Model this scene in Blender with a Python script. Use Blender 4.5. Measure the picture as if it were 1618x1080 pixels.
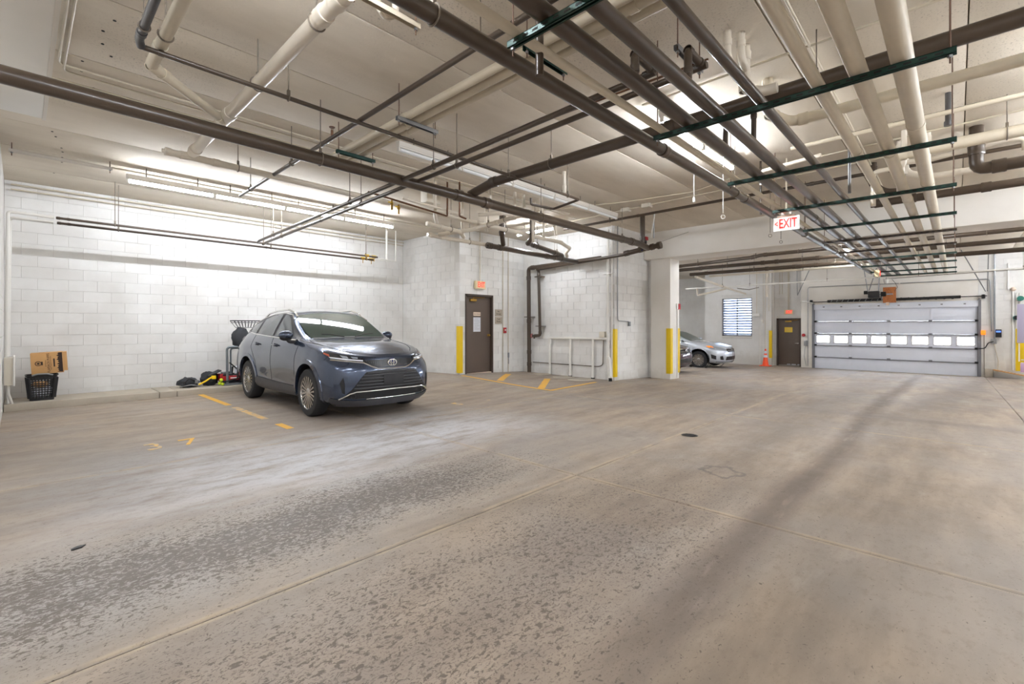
import bpy, bmesh, math, random
import numpy as np
from mathutils import Vector, Matrix
from mathutils.bvhtree import BVHTree
from mathutils.geometry import delaunay_2d_cdt

random.seed(7)
C = bpy.context.scene.collection
for o in list(bpy.data.objects): bpy.data.objects.remove(o)
PI = math.pi
# ---------------------------------------------------------------- camera
cam = bpy.data.cameras.new('camera'); camo = bpy.data.objects.new('camera', cam); C.objects.link(camo)
HEAD = math.atan2(703, 740)
camo.location = (0, 0, 1.38)
camo.rotation_euler = (PI/2, 0, HEAD - PI/2)
cam.sensor_width = 36; cam.lens = 36*740/1618; cam.shift_y = -25/1618; cam.clip_start = .05; cam.clip_end = 400
bpy.context.scene.camera = camo
# ---------------------------------------------------------------- world, exposure
w = bpy.data.worlds.new('world'); bpy.context.scene.world = w; w.use_nodes = True
bg = w.node_tree.nodes['Background']; bg.inputs[0].default_value = (.80, .88, 1.0, 1); bg.inputs[1].default_value = 28.0
vs = bpy.context.scene.view_settings
vs.view_transform = 'Standard'; vs.look = 'None'; vs.gamma = 1; vs.use_curve_mapping = False; vs.exposure = 0.84
LAMP = 100.0          # radiance of the lit lamps
CEIL = 3.93

# ---------------------------------------------------------------- materials
def lin(c): return tuple(((v/255)/12.92 if v/255 <= .04045 else ((v/255+.055)/1.055)**2.4) for v in c)
class NT:
    def __init__(s, name):
        s.m = bpy.data.materials.new(name); s.m.use_nodes = True; s.t = s.m.node_tree
        s.b = s.t.nodes['Principled BSDF']; s.out = s.t.nodes['Material Output']
    def n(s, typ, **kw):
        x = s.t.nodes.new(typ)
        for k, v in kw.items(): setattr(x, k, v)
        return x
    def set(s, sock, v):
        if hasattr(v, 'is_output') or isinstance(v, bpy.types.NodeSocket): s.t.links.new(v, sock)
        else: sock.default_value = v
    def math(s, op, a, b=0., c=None, clamp=False):
        x = s.n('ShaderNodeMath', operation=op, use_clamp=clamp); s.set(x.inputs[0], a); s.set(x.inputs[1], b)
        if c is not None: s.set(x.inputs[2], c)
        return x.outputs[0]
    def mix(s, f, a, b, blend='MIX'):
        x = s.n('ShaderNodeMix', data_type='RGBA', blend_type=blend); s.set(x.inputs[0], f)
        for i, v in ((6, a), (7, b)):
            if isinstance(v, tuple) and len(v) == 3: v = (*v, 1)
            s.set(x.inputs[i], v)
        return x.outputs[2]
    def ramp(s, v, lo, hi):
        x = s.n('ShaderNodeMapRange', clamp=True, interpolation_type='SMOOTHSTEP'); s.set(x.inputs[0], v); x.inputs[1].default_value = lo; x.inputs[2].default_value = hi
        return x.outputs[0]
    def pos(s): return s.n('ShaderNodeNewGeometry').outputs['Position']
    def scale(s, v, sc, rot=0):
        x = s.n('ShaderNodeMapping'); s.t.links.new(v, x.inputs[0]); x.inputs['Scale'].default_value = sc; x.inputs['Rotation'].default_value = (0, 0, rot); return x.outputs[0]
    def noise(s, v, sc, det=3, rough=.55, dist=0):
        x = s.n('ShaderNodeTexNoise'); s.t.links.new(v, x.inputs['Vector']); x.inputs['Scale'].default_value = sc; x.inputs['Detail'].default_value = det
        x.inputs['Roughness'].default_value = rough; x.inputs['Distortion'].default_value = dist; return x.outputs['Fac']
    def bump(s, h, st, dist=.01):
        x = s.n('ShaderNodeBump'); s.t.links.new(h, x.inputs['Height']); x.inputs['Strength'].default_value = st; x.inputs['Distance'].default_value = dist
        s.t.links.new(x.outputs[0], s.b.inputs['Normal'])
    def col(s, v): s.set(s.b.inputs['Base Color'], (*v, 1) if isinstance(v, tuple) and len(v) == 3 else v)
def mat(name, rgb, rough=.5, metal=0, spec=.5, coat=0, emit=0, noise=0, nscale=6, bump=0, bscale=60, alpha=1):
    N = NT(name); c = lin(rgb)
    if noise:
        p = N.pos(); f = N.noise(p, nscale, 4)
        N.col(N.mix(f, tuple(max(0, x*(1-noise)) for x in c), tuple(min(1, x*(1+noise)) for x in c)))
    else: N.col(c)
    if bump: N.bump(N.noise(N.pos(), bscale, 3), bump, .004)
    b = N.b.inputs
    b['Roughness'].default_value = rough; b['Metallic'].default_value = metal; b['Specular IOR Level'].default_value = spec
    b['Coat Weight'].default_value = coat; b['Coat Roughness'].default_value = .04
    if emit: b['Emission Color'].default_value = (*c, 1); b['Emission Strength'].default_value = emit
    return N.m
M = {}
M['brown'] = mat('brown pipe paint', (72, 60, 49), .28, noise=.12, nscale=9)
M['silver_pipe'] = mat('grey steel pipe', (84, 82, 82), .3, .35, noise=.15, nscale=9)
M['tan'] = mat('cream pipe paint', (204, 193, 172), .45, noise=.1, nscale=7)
M['pvc'] = mat('white plastic pipe', (216, 206, 190), .3, noise=.08, nscale=5)
M['white'] = mat('white paint', (232, 229, 222), .5, noise=.03)
M['rod'] = mat('threaded steel rod', (120, 110, 98), .5, .4)
M['rust'] = mat('rusty rod', (104, 78, 62), .7)
M['galv'] = mat('galvanised steel', (150, 152, 154), .35, .7, noise=.1, nscale=20)
M['green'] = mat('dark green strut channel', (30, 62, 54), .4, .3, noise=.2, nscale=15)
M['black'] = mat('black rubber', (22, 22, 23), .6)
M['blackpl'] = mat('black plastic', (34, 34, 36), .38)
M['slot'] = mat('slot shadow steel', (24, 24, 22), .7)
M['yellow'] = mat('yellow guard paint', (232, 196, 14), .45, noise=.06)
M['amberpaint'] = None
M['red'] = mat('red enamel', (168, 30, 36), .4)
M['brass'] = mat('brass', (190, 150, 72), .28, .9)
M['copper'] = mat('copper pipe', (112, 80, 60), .4, .7)
M['door'] = mat('brown steel door paint', (98, 85, 76), .42, noise=.05)
M['doorframe'] = mat('dark brown frame paint', (78, 66, 58), .4)
M['lampon'] = mat('lit lamp tube', (240, 246, 255), .4, emit=LAMP)
M['lampoff'] = mat('unlit lamp tube', (226, 226, 224), .3)
M['fixture'] = mat('white enamel fixture', (214, 208, 198), .4)
M['exitred'] = mat('glowing red exit letters', (255, 50, 44), .4, emit=.8)
M['exitface'] = mat('cream exit sign plastic', (226, 208, 166), .4)
M['acrylic'] = mat('white acrylic', (238, 238, 236), .15, emit=.45)
M['paper'] = mat('white paper', (226, 228, 236), .8)
M['ink'] = mat('black ink', (40, 36, 34), .7)
M['cream'] = mat('cream plate', (232, 210, 190), .5)
M['taupe'] = mat('taupe sign plate', (172, 160, 144), .6)
M['gold'] = mat('yellow notice', (236, 200, 66), .6)
M['card'] = mat('cardboard', (206, 160, 106), .85, noise=.06, nscale=12)
M['cardink'] = mat('dark brown print', (60, 44, 36), .8)
M['osb'] = None
M['orange'] = mat('orange plastic', (244, 84, 28), .4)
M['coneorange'] = mat('orange cone vinyl', (250, 88, 40), .5)
M['amber'] = mat('amber lamp lens', (250, 130, 30), .2, emit=.5)
M['beige'] = mat('beige plastic box', (214, 206, 190), .4)
M['lavender'] = mat('lavender board', (184, 176, 200), .6)
M['pink'] = mat('mauve board', (196, 160, 196), .6)
M['teal'] = mat('green valve paint', (30, 110, 96), .4)
M['blue'] = mat('blue lit display', (80, 120, 255), .3, emit=1.0)
M['lime'] = mat('lime felt', (206, 224, 50), .8)
M['greycloth'] = mat('dark grey cloth', (52, 54, 58), .85, bump=.4, bscale=40)
M['greysteel'] = mat('grey painted steel tube', (120, 126, 130), .35, .4)
M['doorpanel'] = mat('white garage door steel', (226, 229, 238), .4, noise=.04, nscale=3)
M['rail'] = mat('grey door rail', (128, 128, 134), .45, .4)
M['silver'] = mat('bright alloy', (200, 198, 194), .22, .9)
M['alloydark'] = mat('dark alloy recess', (40, 40, 42), .4, .5)
M['chrome'] = mat('chrome trim', (222, 220, 215), .12, 1.0)
M['tire'] = mat('tyre rubber', (38, 38, 40), .7, bump=.3, bscale=120)
M['clad'] = mat('grey plastic cladding', (62, 62, 66), .5)
M['grille'] = mat('black grille plastic', (20, 20, 22), .35)
M['seam'] = mat('panel gap', (18, 20, 24), .7)
M['lens'] = mat('headlamp lens', (170, 176, 184), .06, .2, spec=.8, coat=1)
M['lensdark'] = mat('smoked lamp housing', (50, 52, 58), .1, .3, coat=1)
M['drl'] = mat('white lamp strip', (236, 238, 244), .2)
M['ambercorner'] = mat('dull orange corner reflector', (186, 92, 66), .2, coat=1)
M['redlens'] = mat('red lamp lens', (196, 40, 48), .15, coat=1)
M['blueemb'] = mat('dark blue emblem ground', (24, 38, 96), .2, coat=1)
M['plate'] = mat('dark plate holder', (26, 26, 30), .5)
def carpaint(name, rgb, metal=.55, rough=.32):
    N = NT(name); N.col(lin(rgb)); b = N.b.inputs
    b['Metallic'].default_value = metal; b['Roughness'].default_value = rough; b['Coat Weight'].default_value = 1; b['Coat Roughness'].default_value = .03
    return N.m
M['suv'] = carpaint('slate blue car paint', (66, 77, 98), .7, .26)
M['sedan'] = carpaint('silver car paint', (196, 202, 210), .4)
M['maroon'] = carpaint('dark maroon car paint', (60, 30, 38))
def glassmat(name, rgb):
    N = NT(name); N.col(lin(rgb)); b = N.b.inputs
    b['Roughness'].default_value = .01; b['Specular IOR Level'].default_value = .5
    return N.m
M['glass'] = glassmat('tinted car glass', (62, 74, 68)); M['glassdark'] = glassmat('side car glass', (86, 90, 92))
def pane():
    N = NT('clear pane'); b = N.b.inputs; b['Base Color'].default_value = (.95, .97, 1, 1); b['Roughness'].default_value = .35
    b['Transmission Weight'].default_value = 1; b['IOR'].default_value = 1.1; return N.m
M['pane'] = pane()
M['paneobscured'] = pane(); M['paneobscured'].name = 'obscured pane'; M['paneobscured'].node_tree.nodes['Principled BSDF'].inputs['Base Color'].default_value = (.17, .19, .22, 1)
def osb():
    N = NT('strand board'); p = N.pos(); f = N.noise(N.scale(p, (1, 2, 1)), 30, 3, .6, 1.5)
    N.col(N.mix(N.ramp(f, .35, .65), lin((150, 84, 44)), lin((206, 134, 78)))); N.b.inputs['Roughness'].default_value = .8; return N.m
M['osb'] = osb()
def blockmat(name, c1, c2, bmp=.35):
    N = NT(name); p = N.pos(); f = N.noise(p, 1.3, 4)
    oi = N.n('ShaderNodeObjectInfo').outputs['Random']
    c = N.mix(N.ramp(f, .3, .75), lin(c1), lin(c2))
    c = N.mix(N.math('MULTIPLY', oi, .35), c, tuple(v*.93 for v in lin(c2)))
    g = N.noise(p, 90, 2); c = N.mix(N.math('MULTIPLY', N.ramp(g, .62, .75), .25), c, tuple(v*.7 for v in lin(c2)))
    # darker beige towards the floor, broken up by noise
    z = N.n('ShaderNodeSeparateXYZ'); N.t.links.new(p, z.inputs[0])
    lo = N.math('MULTIPLY', N.ramp(N.math('ADD', z.outputs[2], N.math('MULTIPLY', N.noise(p, 7, 4), .5)), .55, .1), .35)
    c = N.mix(lo, c, lin((176, 166, 150)))
    N.col(c); N.b.inputs['Roughness'].default_value = .55
    N.bump(N.noise(p, 130, 2), bmp, .003); return N.m
M['block'] = blockmat('white painted block', (236, 235, 232), (219, 216, 211))
M['mortar'] = blockmat('painted mortar', (222, 220, 215), (206, 202, 196))
M['smoothwall'] = blockmat('smooth white painted concrete', (240, 236, 229), (230, 225, 216), .15)
def ceilmat():
    N = NT('cream painted concrete plank'); p = N.pos()
    f = N.noise(N.scale(p, (.5, 1.6, 1)), 1.2, 5, .6)
    c = N.mix(N.ramp(f, .3, .75), lin((224, 214, 198)), lin((207, 196, 179)))
    sp = N.noise(p, 55, 3, .7); reg = N.ramp(N.noise(p, .9, 2), .45, .7)
    c = N.mix(N.math('MULTIPLY', N.math('MULTIPLY', N.ramp(sp, .56, .68), reg), .6), c, lin((120, 108, 94)))
    oi = N.n('ShaderNodeObjectInfo').outputs['Random']
    c = N.mix(N.math('MULTIPLY', oi, .3), c, lin((196, 183, 164)))
    N.col(c); N.b.inputs['Roughness'].default_value = .85; N.bump(N.noise(p, 40, 4), .25, .006); return N.m
M['plank'] = ceilmat()
def floormat():
    N = NT('worn concrete floor'); p = N.pos(); xyz = N.n('ShaderNodeSeparateXYZ'); N.t.links.new(p, xyz.inputs[0]); X, Y = xyz.outputs[0], xyz.outputs[1]
    warp = N.math('MULTIPLY', N.math('SUBTRACT', N.noise(p, .6, 3), .5), 1.6)
    Yw = N.math('ADD', Y, warp)
    wf = N.math('MULTIPLY', N.math('SUBTRACT', N.noise(p, 3., 4), .5), .35)
    def band(v, c, hw, soft):
        d = N.math('ABSOLUTE', N.math('SUBTRACT', v, c)); return N.ramp(d, hw+soft, max(hw-soft, 0))
    streak = N.noise(N.scale(p, (.55, 2.4, 1)), 1.4, 6, .62)
    base = N.mix(N.ramp(streak, .32, .68), lin((164, 148, 131)), lin((136, 123, 110)))
    f2 = N.noise(p, .45, 3)
    base = N.mix(N.math('MULTIPLY', N.ramp(f2, .42, .6), .55), base, lin((150, 142, 135)))
    # pale patches
    pale = N.math('MULTIPLY', N.math('MULTIPLY', band(Yw, 5.0, .9, .7), band(X, 2.7, 2.2, 1.3)), N.ramp(N.noise(N.scale(p, (1, 2.6, 1)), 1.7, 6, .65), .25, .6))
    base = N.mix(N.math('MULTIPLY', pale, .95), base, lin((200, 200, 202)))
    pale2 = N.ramp(N.noise(N.scale(p, (.8, 2.2, 1), .2), .9, 6, .7), .55, .72)
    base = N.mix(N.math('MULTIPLY', pale2, .45), base, lin((178, 169, 158)))
    # grey zone at the left wall
    g = N.math('MULTIPLY', band(Yw, 6.0, 1.0, .9), band(X, .6, .9, .8)); base = N.mix(N.math('MULTIPLY', g, .35), base, lin((126, 122, 119)))
    # spalled flakes
    mott = N.noise(N.scale(p, (1, 1.5, 1)), 11, 6, .68); base = N.mix(N.math('MULTIPLY', N.ramp(mott, .5, .68), .3), base, lin((118, 106, 95)))
    sv = N.scale(p, (1, 1.5, 1), .35)
    s1 = N.noise(sv, 27, 5, .68, .7); s2 = N.noise(sv, 55, 4, .65, .5)
    rA = N.math('MULTIPLY', band(N.math('ADD', Y, wf), 3.35, .5, .45), N.ramp(X, 4.8, 2.0))
    rB = N.math('MULTIPLY', N.math('MULTIPLY', band(N.math('ADD', Y, wf), 1.75, .75, .5), N.ramp(X, 6.5, 2.0)), .55)
    reg = N.math('MULTIPLY', N.math('MAXIMUM', rA, rB), N.ramp(N.noise(p, 1.3, 3), .18, .5))
    flake = N.ramp(N.math('SUBTRACT', N.math('ADD', s1, N.math('MULTIPLY', reg, .21)), .665), -.004, .01)
    fl2 = N.math('MULTIPLY', N.ramp(N.math('SUBTRACT', N.math('ADD', s2, N.math('MULTIPLY', reg, .16)), .64), 0, .012), .6)
    base = N.mix(N.math('MULTIPLY', rA, .55), base, lin((166, 164, 161)))
    base = N.mix(N.math('MULTIPLY', rB, .25), base, lin((138, 121, 105)))
    base = N.mix(N.math('MULTIPLY', N.math('MAXIMUM', flake, fl2), .74), base, lin((80, 69, 60)))
    # dark ring stain
    dv = N.n('ShaderNodeVectorMath', operation='DISTANCE'); N.t.links.new(p, dv.inputs[0]); dv.inputs[1].default_value = (4.6, 1.62, 0)
    dd = N.math('ADD', dv.outputs['Value'], N.math('MULTIPLY', N.math('SUBTRACT', N.noise(p, 6, 4), .5), .35))
    base = N.mix(N.math('MULTIPLY', N.ramp(N.math('ABSOLUTE', N.math('SUBTRACT', dd, .15)), .05, .0), .55), base, lin((74, 72, 72)))
    # pale edges of the joints
    jl = None
    for ax_, cs in ((X, (3.56, 7.6, 11.6)), (Y, (2.56, 5.79))):
        for c_ in cs:
            b_ = N.math('MULTIPLY', band(ax_, c_, .035, .012), N.ramp(N.math('ABSOLUTE', N.math('SUBTRACT', ax_, c_)), .006, .012)); jl = b_ if jl is None else N.math('MAXIMUM', jl, b_)
    base = N.mix(N.math('MULTIPLY', N.math('MULTIPLY', jl, N.ramp(N.noise(p, 4, 4), .35, .6)), .5), base, lin((186, 166, 138)))
    # fine pitting everywhere
    pit = N.ramp(N.noise(p, 70, 3, .6), .66, .72); base = N.mix(N.math('MULTIPLY', pit, .25), base, lin((100, 92, 84)))
    # tyre tracks
    wob = N.math('MULTIPLY', N.math('SUBTRACT', N.noise(N.scale(p, (.25, .25, 1)), 1., 2), .5), .3)
    Yt = N.math('ADD', Y, wob)
    tr = N.math('MAXIMUM', band(Yt, .98, .12, .11), N.math('MULTIPLY', band(Yt, 1.7, .3, .3), .4))
    tr = N.math('MULTIPLY', tr, N.math('MULTIPLY', N.ramp(X, 1.0, 2.6), N.ramp(X, 24, 17)))
    tr = N.math('MULTIPLY', tr, N.ramp(N.noise(N.scale(p, (.6, 3, 1)), 3, 5, .6), .1, .5))
    base = N.mix(N.math('MULTIPLY', tr, .72), base, lin((88, 75, 64)))
    tr2 = N.math('MULTIPLY', band(N.math('ADD', Y, N.math('MULTIPLY', X, .11)), 1.6, .22, .25), N.math('MULTIPLY', N.ramp(X, 7, 10), .45))
    base = N.mix(tr2, base, lin((112, 100, 90)))
    crs = N.math('MULTIPLY', N.math('MULTIPLY', band(N.math('ADD', X, wob), 9.0, .12, .2), N.ramp(Y, 3.2, .5)), .45)
    base = N.mix(crs, base, lin((112, 104, 98)))
    ds = N.ramp(N.noise(N.scale(p, (1.2, .8, 1)), 1.3, 5, .7), .58, .74)
    base = N.mix(N.math('MULTIPLY', ds, .35), base, lin((112, 104, 98)))
    # hairline cracks
    vo = N.n('ShaderNodeTexVoronoi', feature='DISTANCE_TO_EDGE'); vo.inputs['Scale'].default_value = .33
    wv = N.n('ShaderNodeVectorMath', operation='ADD'); N.t.links.new(p, wv.inputs[0])
    nc = N.n('ShaderNodeTexNoise'); nc.inputs['Scale'].default_value = 1.6; nc.inputs['Detail'].default_value = 5; N.t.links.new(p, nc.inputs['Vector'])
    sc = N.n('ShaderNodeVectorMath', operation='SCALE'); sc.inputs['Scale'].default_value = .9; N.t.links.new(nc.outputs['Color'], sc.inputs[0]); N.t.links.new(sc.outputs[0], wv.inputs[1])
    N.t.links.new(wv.outputs[0], vo.inputs['Vector'])
    cr = N.math('MULTIPLY', N.math('MULTIPLY', N.ramp(vo.outputs['Distance'], .0022, .0008), .3), N.ramp(N.noise(p, .5, 2), .5, .62))
    base = N.mix(cr, base, lin((110, 98, 86)))
    N.col(base)
    N.set(N.b.inputs['Roughness'], N.math('ADD', .42, N.math('MULTIPLY', N.noise(p, 5, 4), .35)))
    N.b.inputs['Specular IOR Level'].default_value = .35
    N.bump(N.math('ADD', N.math('MULTIPLY', flake, -.6), N.math('MULTIPLY', N.noise(p, 60, 3), .3)), .35, .004)
    return N.m
M['floor'] = floormat()
M['louvre'] = mat('pale blue-grey louvre blade', (150, 162, 190), .6)
M['ceiljoint'] = mat('taupe ceiling joint', (140, 128, 110), .9)
M['joint'] = mat('dark joint filler', (84, 74, 64), .9)
M['kerb'] = mat('kerb concrete', (178, 168, 152), .8, noise=.18, nscale=4, bump=.5, bscale=50)
M['asphalt'] = mat('outside driveway concrete', (190, 188, 184), .8, noise=.1)
def wornpaint(name, rgb, lo, hi):
    N = NT(name); p = N.pos(); f = N.ramp(N.noise(p, 9, 5, .65), lo, hi)
    N.col(N.mix(f, lin((172, 158, 140)), lin(rgb))); N.b.inputs['Roughness'].default_value = .6; return N.m
M['line'] = wornpaint('yellow floor paint', (226, 172, 60), .28, .42)
M['lineworn'] = wornpaint('worn yellow floor paint', (222, 180, 104), .42, .58)

# ---------------------------------------------------------------- geometry helpers
ORG = {}
class MB:
    def __init__(s): s.v = []; s.f = []; s.smooth = []
    def add(s, vs, fs, sm=False):
        k = len(s.v); s.v += [tuple(v) for v in vs]; s.f += [tuple(i+k for i in f) for f in fs]; s.smooth += [sm]*len(fs); return s
    def box(s, x0, x1, y0, y1, z0, z1, m=None, ch=0):
        x0, x1 = min(x0, x1), max(x0, x1); y0, y1 = min(y0, y1), max(y0, y1); z0, z1 = min(z0, z1), max(z0, z1)
        if ch <= 0:
            vs = [(x, y, z) for x in (x0, x1) for y in (y0, y1) for z in (z0, z1)]
            fs = [(0, 1, 3, 2), (4, 6, 7, 5), (0, 4, 5, 1), (2, 3, 7, 6), (0, 2, 6, 4), (1, 5, 7, 3)]
        else:
            bm = bmesh.new(); bmesh.ops.create_cube(bm, size=1)
            bmesh.ops.scale(bm, vec=(x1-x0, y1-y0, z1-z0), verts=bm.verts); bmesh.ops.translate(bm, vec=((x0+x1)/2, (y0+y1)/2, (z0+z1)/2), verts=bm.verts)
            bmesh.ops.bevel(bm, geom=bm.edges[:], offset=min(ch, .49*min(x1-x0, y1-y0, z1-z0)), segments=2, affect='EDGES', profile=.6)
            vs = [v.co[:] for v in bm.verts]; bm.verts.index_update(); fs = [tuple(v.index for v in f.verts) for f in bm.faces]; bm.free()
        if m is not None: vs = [m @ Vector(v) for v in vs]
        return s.add(vs, fs, ch > 0)
    def obox(s, c, ax, ay, az, hx, hy, hz):
        c = Vector(c); vs = [c+Vector(ax)*a*hx+Vector(ay)*b*hy+Vector(az)*d*hz for a in (-1, 1) for b in (-1, 1) for d in (-1, 1)]
        return s.add(vs, [(0, 1, 3, 2), (4, 6, 7, 5), (0, 4, 5, 1), (2, 3, 7, 6), (0, 2, 6, 4), (1, 5, 7, 3)])
    def tube(s, pts, r, n=12, fil=None, closed=False, cap=True):
        pts = [Vector(p) for p in pts]
        if fil is None: fil = r*1.6
        P = []
        if closed: P = pts
        else:
            for i, p in enumerate(pts):
                if 0 < i < len(pts)-1 and fil > 0:
                    a = pts[i-1]-p; b = pts[i+1]-p; f = min(fil, a.length*.45, b.length*.45)
                    ang = a.angle(b) if a.length and b.length else PI
                    if ang > PI-.12: P.append(p); continue
                    a.normalize(); b.normalize()
                    for t in (0, .25, .5, .75, 1): P.append(p + a*f*(1-t)**2 + b*f*t**2)
                else: P.append(p)
        rr = r if isinstance(r, (list, tuple)) else [r]*len(P)
        m = len(P); T = []
        for i in range(m):
            if closed: t = P[(i+1) % m]-P[i-1]
            else: t = P[min(i+1, m-1)]-P[max(i-1, 0)]
            T.append(t.normalized())
        u = T[0].orthogonal().normalized(); vs = []; fs = []
        for i in range(m):
            if i: u = (u - T[i]*u.dot(T[i])).normalized()
            v = T[i].cross(u)
            for k in range(n):
                a = 2*PI*k/n; vs.append(P[i]+(u*math.cos(a)+v*math.sin(a))*rr[i])
        for i in range(m if closed else m-1):
            for k in range(n):
                a = i*n+k; b = i*n+(k+1) % n; c2 = ((i+1) % m)*n+(k+1) % n; d = ((i+1) % m)*n+k
                fs.append((a, b, c2, d))
        s.add(vs, fs, True)
        if cap and not closed: s.add(vs[:n], [tuple(reversed(range(n)))]); s.add(vs[-n:], [tuple(range(n))])
        return s
    def cyl(s, p0, p1, r, n=16, r1=None): return s.tube([p0, p1], [r, r if r1 is None else r1], n, 0)
    def ring(s, c, axis, R, r, n=18, m=6, a0=0, a1=2*PI):
        ax = Vector(axis).normalized(); u = ax.orthogonal().normalized(); v = ax.cross(u); c = Vector(c)
        if a1-a0 > 6.28: return s.tube([c+(u*math.cos(2*PI*i/n)+v*math.sin(2*PI*i/n))*R for i in range(n)], r, m, 0, True)
        return s.tube([c+(u*math.cos(a0+(a1-a0)*i/n)+v*math.sin(a0+(a1-a0)*i/n))*R for i in range(n+1)], r, m, 0)
    def lathe(s, prof, c, axis=(0, 0, 1), n=24, closed=False):
        ax = Vector(axis).normalized(); u = ax.orthogonal().normalized(); v = ax.cross(u); c = Vector(c); vs = []; m = len(prof)
        for r, h in prof:
            for k in range(n):
                a = 2*PI*k/n; vs.append(c+ax*h+(u*math.cos(a)+v*math.sin(a))*r)
        fs = []
        for i in range(m if closed else m-1):
            for k in range(n):
                fs.append((i*n+k, i*n+(k+1) % n, ((i+1) % m)*n+(k+1) % n, ((i+1) % m)*n+k))
        return s.add(vs, fs, True)
    def sph(s, c, r, n=12, sc=(1, 1, 1)):
        prof = []; m = n//2
        vs = [(0, 0, -1)]; c = Vector(c)
        for i in range(1, m):
            a = -PI/2+PI*i/m
            for k in range(n): vs.append((math.cos(a)*math.cos(2*PI*k/n), math.cos(a)*math.sin(2*PI*k/n), math.sin(a)))
        vs.append((0, 0, 1)); fs = []
        for k in range(n): fs.append((0, 1+(k+1) % n, 1+k))
        for i in range(m-2):
            for k in range(n): fs.append((1+i*n+k, 1+i*n+(k+1) % n, 1+(i+1)*n+(k+1) % n, 1+(i+1)*n+k))
        for k in range(n): fs.append((len(vs)-1, 1+(m-2)*n+k, 1+(m-2)*n+(k+1) % n))
        return s.add([(c.x+v[0]*r*sc[0], c.y+v[1]*r*sc[1], c.z+v[2]*r*sc[2]) for v in vs], fs, True)
    def prism(s, poly, o, ax, ay, az, h):   # polygon extruded along az by h
        o = Vector(o); ax = Vector(ax); ay = Vector(ay); az = Vector(az); n = len(poly)
        a = [o+ax*p[0]+ay*p[1] for p in poly]; b = [p+az*h for p in a]
        return s.add(a+b, [tuple(reversed(range(n))), tuple(range(n, 2*n))]+[(i, (i+1) % n, n+(i+1) % n, n+i) for i in range(n)])
def mesh_of(mb, name, m, off=(0, 0, 0), fix=True):
    me = bpy.data.meshes.new(name); ox, oy, oz = off
    me.from_pydata([(x-ox, y-oy, z-oz) for x, y, z in mb.v], [], mb.f)
    if m is not None: me.materials.append(m)
    for p, sm in zip(me.polygons, mb.smooth): p.use_smooth = sm
    if fix:
        bm = bmesh.new(); bm.from_mesh(me); bmesh.ops.recalc_face_normals(bm, faces=bm.faces); bm.to_mesh(me); bm.free()
    if any(mb.smooth): me.set_sharp_from_angle(angle=math.radians(38))
    me.update(); return me
def tag(o, label=None, cat=None, group=None, kind=None):
    if label: o['label'] = label
    if cat: o['category'] = cat
    if group: o['group'] = group
    if kind: o['kind'] = kind
    return o
def thing(name, label, cat, loc=(0, 0, 0), rz=0, group=None, kind=None):
    o = bpy.data.objects.new(name, None); C.objects.link(o); o.location = loc; o.rotation_euler = (0, 0, rz); o.empty_display_size = .1
    ORG[o.name] = tuple(loc); return tag(o, label, cat, group, kind)
def part(name, mb, m, parent, local=False, label=None, kind=None):
    off = (0, 0, 0) if local else ORG[parent.name]
    o = bpy.data.objects.new(name, mesh_of(mb, name, m, off)); C.objects.link(o); o.parent = parent
    ORG[o.name] = ORG[parent.name]
    if label: o['label'] = label
    if kind: o['kind'] = kind
    return o
def single(name, mb, m, label=None, cat=None, group=None, kind=None, org=None):
    if org is None:
        a = np.array(mb.v); org = ((a[:, 0].min()+a[:, 0].max())/2, (a[:, 1].min()+a[:, 1].max())/2, a[:, 2].min())
    org = tuple(float(v) for v in org)
    o = bpy.data.objects.new(name, mesh_of(mb, name, m, org)); C.objects.link(o); o.location = org; ORG[o.name] = org
    return tag(o, label, cat, group, kind)
def copy_tree(o, parent=None):
    c = o.copy(); C.objects.link(c)
    if parent: c.parent = parent; c.matrix_parent_inverse = o.matrix_parent_inverse
    for ch in [x for x in o.children]: copy_tree(ch, c)
    return c
FACE = {'-X': ((0, -1, 0), (0, 0, 1), (-1, 0, 0)), '-Y': ((1, 0, 0), (0, 0, 1), (0, -1, 0)), '+Z': ((1, 0, 0), (0, 1, 0), (0, 0, 1)), 'BOX': ((0, 0, 1), (-1, 0, 0), (0, -1, 0))}
def text_mb(s, size, loc, face, depth=.002, sx=1, mb=None, align='CENTER', bold=0):
    cu = bpy.data.curves.new('t', 'FONT'); cu.body = s; cu.size = size; cu.align_x = align; cu.align_y = 'CENTER'; cu.extrude = depth/2; cu.resolution_u = 3; cu.offset = bold
    o = bpy.data.objects.new('t', cu); C.objects.link(o); bpy.context.view_layer.update()
    me = bpy.data.meshes.new_from_object(o.evaluated_get(bpy.context.evaluated_depsgraph_get()))
    ax, ay, az = [Vector(a) for a in (FACE[face] if isinstance(face, str) else face)]; L = Vector(loc); mb = mb or MB()
    mb.add([L+ax*v.co.x*sx+ay*v.co.y+az*v.co.z for v in me.vertices], [tuple(p.vertices) for p in me.polygons])
    bpy.data.objects.remove(o); bpy.data.curves.remove(cu); bpy.data.meshes.remove(me); return mb

def H(x, y):   # height of the finished floor: falls towards the overhead door, humps slightly at the stair door
    z = -max(0, x-10.4)*.0295
    return z + .12*math.exp(-((x-8.0)**2+(y-9.7)**2)/(2*1.5**2))

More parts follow.
